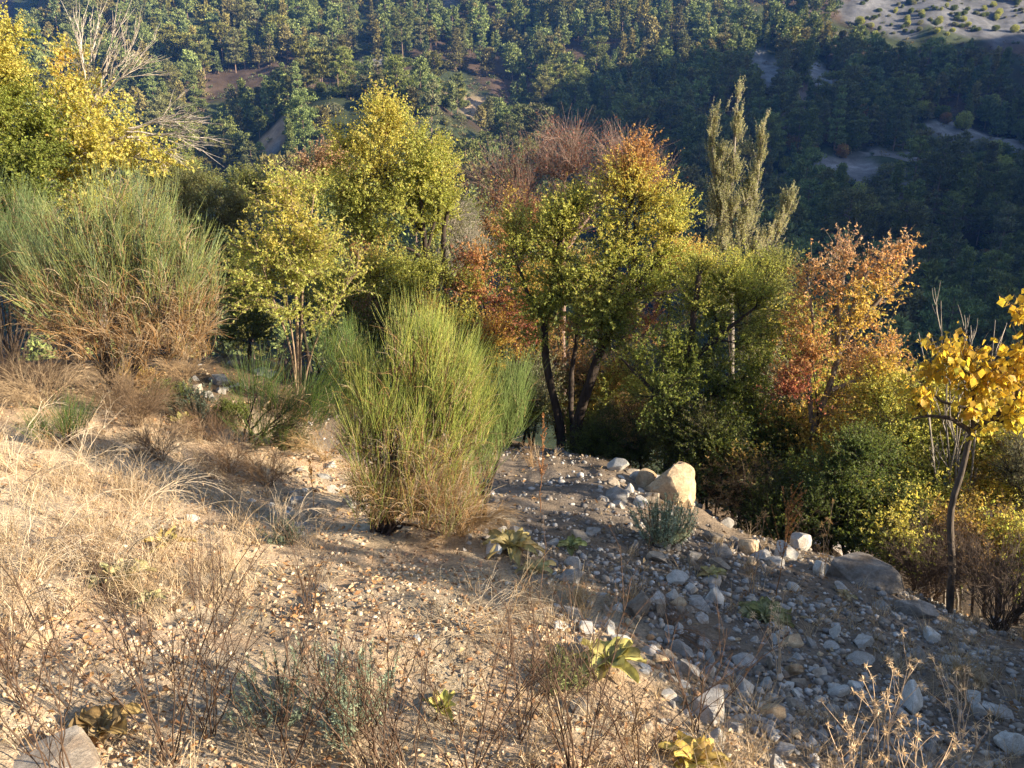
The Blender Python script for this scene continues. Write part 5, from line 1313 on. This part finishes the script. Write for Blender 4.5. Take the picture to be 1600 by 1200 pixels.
# ---------------------------------------------------------------- dry grass (uncountable)
def grass():
    b = Buf()
    nt = 5200
    x, y, r = near_samples(nt, 1.7, 10, 40)
    w = rubble(x, y); z = gz(x, y); px, py = project(np.stack([x, y, z], -1))
    d = sstep(.40, .62, fbm(P3(x, y, .75, 41), 3))
    left = sstep(560, 200, px) * sstep(1010, 900, py)
    front = sstep(1090, 1190, py) * .22
    brow = np.exp(-((px - 880) / 110) ** 2 - ((py - 960) / 60) ** 2) * .9 + np.exp(-((px - 1000) / 260) ** 2 - ((py - 1150) / 50) ** 2) * .5 + np.exp(-((px - 1510) / 70) ** 2 - ((py - 1040) / 60) ** 2) * .9
    pr = np.where(w > .5, .16 * d + brow * .7 + front * .35, .16 * d + .72 * left + brow * .6 + front * .4)
    bare = (px > 380) & (px < 800) & (py > 860) & (py < 1010); pr = np.where(bare, pr * .35, pr)
    keep = rng.random(nt) < pr
    x, y, z, r, w, left = x[keep], y[keep], z[keep], r[keep], w[keep], left[keep]; n = len(x)
    k = 17; N = n * k; ti = np.repeat(np.arange(n), k)
    hgt = (.10 + .16 * rng.random(n) + .10 * left)[ti] * (.5 + .8 * rng.random(N))
    s = np.stack([x, y, z], -1)[ti] + rdir(N) * A(.07, .07, 0) * rng.random((N, 1))
    lean = rdir(n) * A(.4, .4, 0)
    dr = unit(rdir(N) * A(.75, .75, 0) + lean[ti] + A(0, 0, .9))
    e = s + dr * hgt[:, None]; e[:, 2] -= .35 * hgt * rng.random(N)
    m = s + unit(dr + A(0, 0, .8)) * (hgt * .55)[:, None]
    P = bez(s, m, e, 4)
    col = np.array([STRAW, STRAW2, A(.44, .32, .19), A(.58, .47, .33), A(.36, .26, .16)])[rng.integers(0, 5, N)] * (.65 + .55 * rng.random((N, 1)))
    ribbons(b, P, (.0022 + .0014 * rng.random(N)) * (.75 + .1 * r[ti]), unit(np.cross(dr, rdir(N))), col)
    tag(link('dry_grass', b.mesh('dry_grass', M_STRAW)), 'straw-coloured dry grass growing over the bank', 'dry grass', None, 'stuff')
grass()

# ---------------------------------------------------------------- foreground plants
MUL, MUL2 = A(.50, .45, .24), A(.44, .40, .26)
def mull(px, py, L, W, n, label, col=MUL, up=.55, col2=None, droop=.6): rosette('mullein', label, hit(px, py), n, L, W, col, up, 'mullein', 'mullein rosettes', droop, col2)
mull(192, 912, .19, .06, 20, 'largest yellow mullein rosette on the straw bank at left', up=.8)
mull(262, 862, .17, .055, 9, 'half-dried mullein with upright yellow leaves just above the largest yellow rosette', A(.46, .35, .12), up=.9)
mull(235, 945, .10, .035, 9, 'small yellow mullein below the largest yellow rosette')
mull(690, 1118, .10, .032, 12, 'small upright green-yellow mullein in the lower middle', A(.44, .42, .14), up=1.1, droop=.4)
mull(1085, 1200, .17, .05, 15, 'mustard-yellow mullein at the bottom edge right of centre', A(.55, .42, .13), up=.8)
mull(1195, 970, .24, .085, 18, 'broad green-grey mullein in the middle of the rubble', A(.30, .31, .14), up=.45, col2=A(.42, .40, .22))
mull(950, 1045, .20, .07, 14, 'yellow-green mullein with pale stones sitting on it', A(.42, .38, .14), up=.6)
mull(800, 862, .24, .07, 16, 'pale yellow mullein right of the middle broom foot', A(.52, .44, .20), up=.6)
mull(838, 895, .16, .05, 10, 'second smaller mullein just below the pale one right of the broom', A(.52, .44, .2))
mull(892, 862, .15, .05, 10, 'dull green mullein beside the grey mounded rock', A(.26, .28, .12), up=.6)
mull(1110, 905, .14, .045, 9, 'small yellowish mullein above the green mullein', A(.46, .40, .18))
mull(288, 668, .22, .06, 11, 'upright pale yellow mullein among dark brush near the left broom', A(.5, .44, .16), up=1.1, droop=.4)
mull(158, 1152, .15, .075, 9, 'withered brown mullein beside the big flat pale rock', A(.36, .25, .11), up=.5, col2=A(.30, .22, .12))
mull(1320, 935, .10, .03, 8, 'tiny dry mullein in front of the brown-grey boulder', A(.4, .32, .18))
SPG = A(.21, .25, .17)
spurge('spurge', 'grey-green bottlebrush spurge in the lower foreground', hit(540, 1150), 46, .44, .6, SPG * 1.55, group='grey-green spurges', leafL=.026)
spurge('spurge', 'smaller dark spurge sprawling left of the foreground spurge', hit(425, 1125), 20, .30, 1.0, SPG * 1.2, group='grey-green spurges', leafL=.028)
spurge('spurge', 'dense round grey-green spurge in front of the tan boulder', hit(1035, 852), 80, .46, .8, SPG * 1.3, group='grey-green spurges', leafL=.04)
spurge('spurge', 'shaded dome-shaped spurge below the blue-grey rocks', hit(305, 660), 60, .50, .85, SPG * .9, group='grey-green spurges', leafL=.045)
spurge('spurge', 'small grey spurge at the foot of the middle broom, left side', hit(440, 850), 30, .2, 1.1, SPG, group='grey-green spurges', leafL=.03)
spurge('spurge', 'low green spurge in dry grass below the flat-topped stone', hit(880, 1075), 24, .18, 1.0, A(.22, .24, .10), group='grey-green spurges', leafL=.028)
BRW = A(.13, .085, .06)
G = 'brown leafless foreground shrubs'
for px, py, n, h, sp_, lab in ((265, 1195, 14, .50, .5, 'dark brown leafless shrub rising in the lower left, right of the flat pale rock'), (330, 1150, 12, .42, .55, 'leafless twiggy shrub between the lower left shrub and the spurge'),
                          (590, 1215, 14, .40, .55, 'brown bare shrub rising in front of the foreground spurge'), (740, 1230, 12, .40, .5, 'thin bare shrub at the bottom centre right of the small green mullein'),
                          (900, 1225, 15, .42, .5, 'fan of bare brown stems at the bottom edge, left of the mustard mullein'), (990, 1215, 10, .40, .6, 'bare brown stems leaning right over the edge of the rubble'),
                          (820, 1160, 9, .30, .5, 'small bare twigs on the gravel left of the rubble'), (640, 1240, 9, .38, .5, 'dark bare stems at the bottom edge below the small green mullein'), (100, 1240, 7, .35, .4, 'few dark stems in front of the flat pale rock'),
                          (1090, 1150, 8, .30, .6, 'short bare twigs among the grey weathered rocks'), (40, 1110, 9, .34, .6, 'bare twigs at the left edge above the flat pale rock'), (450, 1200, 10, .36, .55, 'bare brown shrub in front of the sprawling dark spurge'), (480, 960, 6, .2, .7, 'few bare twigs alone on the sunlit gravel')):
    dead_shrub('leafless_shrub', lab, 'shrub', hit(px, py), max(6, int(n * .8)), h * 1.75, sp_ * .9, BRW, 4, .0030, .22, .9, group=G, wob=.05, fork=2)
THI = A(.60, .47, .34)
TH = 'pale dry thistles'
for px, py, n, h, sp_, lab in ((1375, 1205, 6, .42, .35, 'tallest pale thistle with spiky heads in the right foreground'), (1500, 1200, 4, .36, .35, 'pale thistle with curled heads right of the tallest one'), (1330, 1225, 5, .2, .4, 'short pale thistle stalks at the bottom right'), (1215, 1060, 4, .28, .35, 'thin pale stalks standing by the pale stone heap'), (1430, 1240, 6, .25, .5, 'cluster of pale stalks in the bottom right grass')):
    dead_shrub('thistle', lab, 'thistle', hit(px, py), n, h * 1.5, sp_, THI, 3, .0034, .18, .7, head=(A(.68, .52, .34), .024, 18, 2), group=TH, wob=.05, fork=1)
dead_shrub('umbel_stalk', 'leaning dry stalk carrying a flat tan umbel, right of the tallest thistle', 'dead plant', hit(1525, 1130), 2, .42, .12, A(.5, .36, .22), 9, .0026, .17, .6, lean=(-.45, 0), head=(A(.50, .33, .14), .016, 14, 2), wob=.02, fork=1)
dead_shrub('umbel_stalk', 'upright dry stalk with tan flower heads left of the rust seed spike at the boulders', 'dead plant', hit(1285, 905), 2, .62, .15, A(.5, .34, .2), 5, .0034, .2, .9, head=(A(.52, .32, .14), .03, 14, 2), wob=.03, fork=1)
dead_shrub('umbel_stalk', 'dry stalk with a forked tan head at the left of the rust seed spike', 'dead plant', hit(1170, 930), 2, .72, .1, A(.46, .3, .17), 3, .0034, .16, .9, head=(A(.5, .3, .13), .03, 12, 2), wob=.03, fork=1)
spike('seed_spike', 'rust-brown branched dock spike standing over the green mullein', hit(1212, 935), .92, 22, A(.40, .19, .07), lean=.04, dens=190)
spike('seed_spike', 'slender rust dock spike beside the middle broom, left of the shaded soil', hit(843, 800), .98, 12, A(.36, .18, .08), lean=.03, side=.08, dens=190)
spike('seed_spike', 'short orange-brown spike left of the middle broom foot', hit(492, 795), .46, 8, A(.46, .26, .09), lean=-.02, side=.1, dens=150)
spike('seed_spike', 'thin tan spike in front of the grey-green spurge', hit(1013, 870), .62, 7, A(.26, .17, .1), side=.1, dens=60)
ST = 'arching straw stalks on the left bank'
PST = A(.60, .50, .37)
for px, py, n, h, ln_, lab in ((20, 790, 7, .75, .5, 'long arching pale stalks at the left edge below the broom'), (120, 760, 7, .6, .6, 'arching pale stalks in the middle of the straw bank'), (175, 905, 8, .6, .55, 'pale stalks leaning right over the largest mullein'), (60, 900, 7, .5, .4, 'criss-crossing pale stalks on the straw bank at far left'),
                          (30, 1000, 6, .42, .3, 'pale stalks rising behind the orange-tan rock'), (230, 800, 8, .45, .6, 'spiny-headed pale stalks at the brow of the straw bank'), (430, 850, 9, .35, .4, 'pale wiry stalks bending left of the middle broom foot')):
    dead_shrub('straw_stalks', lab, 'dead plant', hit(px, py), n, h * 1.25, .5, PST, 4, .0030, .22, .3, lean=(ln_, .1), head=(A(.55, .40, .24), .02, 8, 1), group=ST, wob=.06, arch=.45, bend=.5, fork=2)
for px, py, n, lab in ((720, 985, 24, 'heap of dead thorny branches lying across the gravel brow'), (1050, 985, 16, 'burnt-looking grass clump with radiating dry leaves in the rubble')):
    dead_shrub('dead_branches', lab, 'dead plant', hit(px, py), n, .36 if px < 900 else .2, 2.2, PST * .75 if px < 900 else A(.25, .14, .08), 5, .0026, .2, .0, group=None, wob=.08, arch=.5, bend=.1, fork=2)
for px, py, n, h, c, lab in ((770, 1010, 4, .62, A(.52, .36, .2), 'tall straw stem standing alone over the gravel right of centre'), (1175, 900, 14, .16, A(.36, .22, .12), 'rusty grass tuft by the green mullein'), (905, 950, 40, .2, A(.52, .38, .2), 'golden dry grass clump between grey rocks'), (985, 945, 26, .18, A(.5, .34, .17), 'golden grass clump against the fluted rocks'),
                          (640, 800, 40, .3, A(.42, .29, .14), 'tawny dead tuft spilling from the middle broom'), (1500, 1060, 60, .26, A(.42, .33, .2), 'soft dry grass clump below the thorny thicket'), (1010, 800, 20, .25, A(.4, .24, .12), 'rusty dead weeds beside the spurge'), (1060, 850, 22, .2, A(.32, .19, .1), 'brown dead weeds below the spurge'), (830, 730, 30, .45, A(.40, .27, .15), 'tan weeds between the middle broom and the shaded soil')):
    dead_shrub('dry_grass_clump', lab, 'grass clump', hit(px, py), n, h, .6, c, 2, .0016, .1, .5, wob=.05, arch=.3, fork=1)

# ---------------------------------------------------------------- light, air, camera
SUN_AZ, SUN_EL = 110.0, 20.0
def build_light():
    w = bpy.data.worlds.new('World'); sc.world = w; w.use_nodes = True
    nt = w.node_tree; bg = nt.nodes['Background']
    sky = nt.nodes.new('ShaderNodeTexSky'); sky.sky_type = 'NISHITA'; sky.sun_disc = False
    sky.sun_elevation = R_(SUN_EL); sky.sun_rotation = R_(SUN_AZ)
    nt.links.new(sky.outputs[0], bg.inputs[0]); bg.inputs[1].default_value = .085
    l = bpy.data.lights.new('sun', 'SUN'); l.energy = 5.0; l.angle = R_(.5); l.color = (1, .85, .63)
    o = bpy.data.objects.new('sun', l); COL.objects.link(o)
    from mathutils import Vector
    s = Vector((math.cos(R_(SUN_EL)) * math.sin(R_(SUN_AZ)), math.cos(R_(SUN_EL)) * math.cos(R_(SUN_AZ)), math.sin(R_(SUN_EL))))
    o.rotation_euler = s.to_track_quat('Z', 'Y').to_euler(); o.location = s * 60
build_light()
def build_haze():
    b = Buf()
    x, y0, y1, z0, z1 = 950, -950, 950, -75, 165
    V = [(-x, y0, z0), (x, y0, z0), (x, y1, z0), (-x, y1, z0), (-x, y0, z1), (x, y0, z1), (x, y1, z1), (-x, y1, z1)]
    Fc = [(0, 3, 2, 1), (4, 5, 6, 7), (0, 1, 5, 4), (1, 2, 6, 5), (2, 3, 7, 6), (3, 0, 4, 7)]
    m, nt, N, L = new_mat('haze')
    v = N('ShaderNodeVolumePrincipled'); v.inputs['Color'].default_value = (.10, .32, 1, 1); v.inputs['Density'].default_value = HAZE
    v.inputs['Anisotropy'].default_value = 0.0
    out = N('ShaderNodeOutputMaterial'); L(v.outputs[0], out.inputs['Volume'])
    b.add(np.array(V), [np.array(Fc)], np.array([.8, .8, .8]))
    tag(link('haze', b.mesh('haze', m)), kind='stuff')
HAZE = .00022
EXPO = 1.66
if HAZE: build_haze()
cam = bpy.data.cameras.new('camera'); co = bpy.data.objects.new('camera', cam); COL.objects.link(co)
cam.sensor_width = 36; cam.lens = 18 / (800 / F); cam.clip_end = 5000; cam.clip_start = .05
co.rotation_euler = (R_(90) - PITCH, 0, 0)
sc.camera = co
sc.view_settings.view_transform = 'Standard'; sc.view_settings.look = 'None'; sc.view_settings.gamma = 1
sc.view_settings.exposure = EXPO
cy = sc.cycles
cy.max_bounces = 6; cy.diffuse_bounces = 3; cy.glossy_bounces = 2; cy.transmission_bounces = 4; cy.volume_bounces = 0; cy.transparent_max_bounces = 4
cy.use_denoising = True; cy.denoiser = 'OPENIMAGEDENOISE'; cy.denoising_input_passes = 'RGB_ALBEDO_NORMAL'; cy.denoising_prefilter = 'ACCURATE'
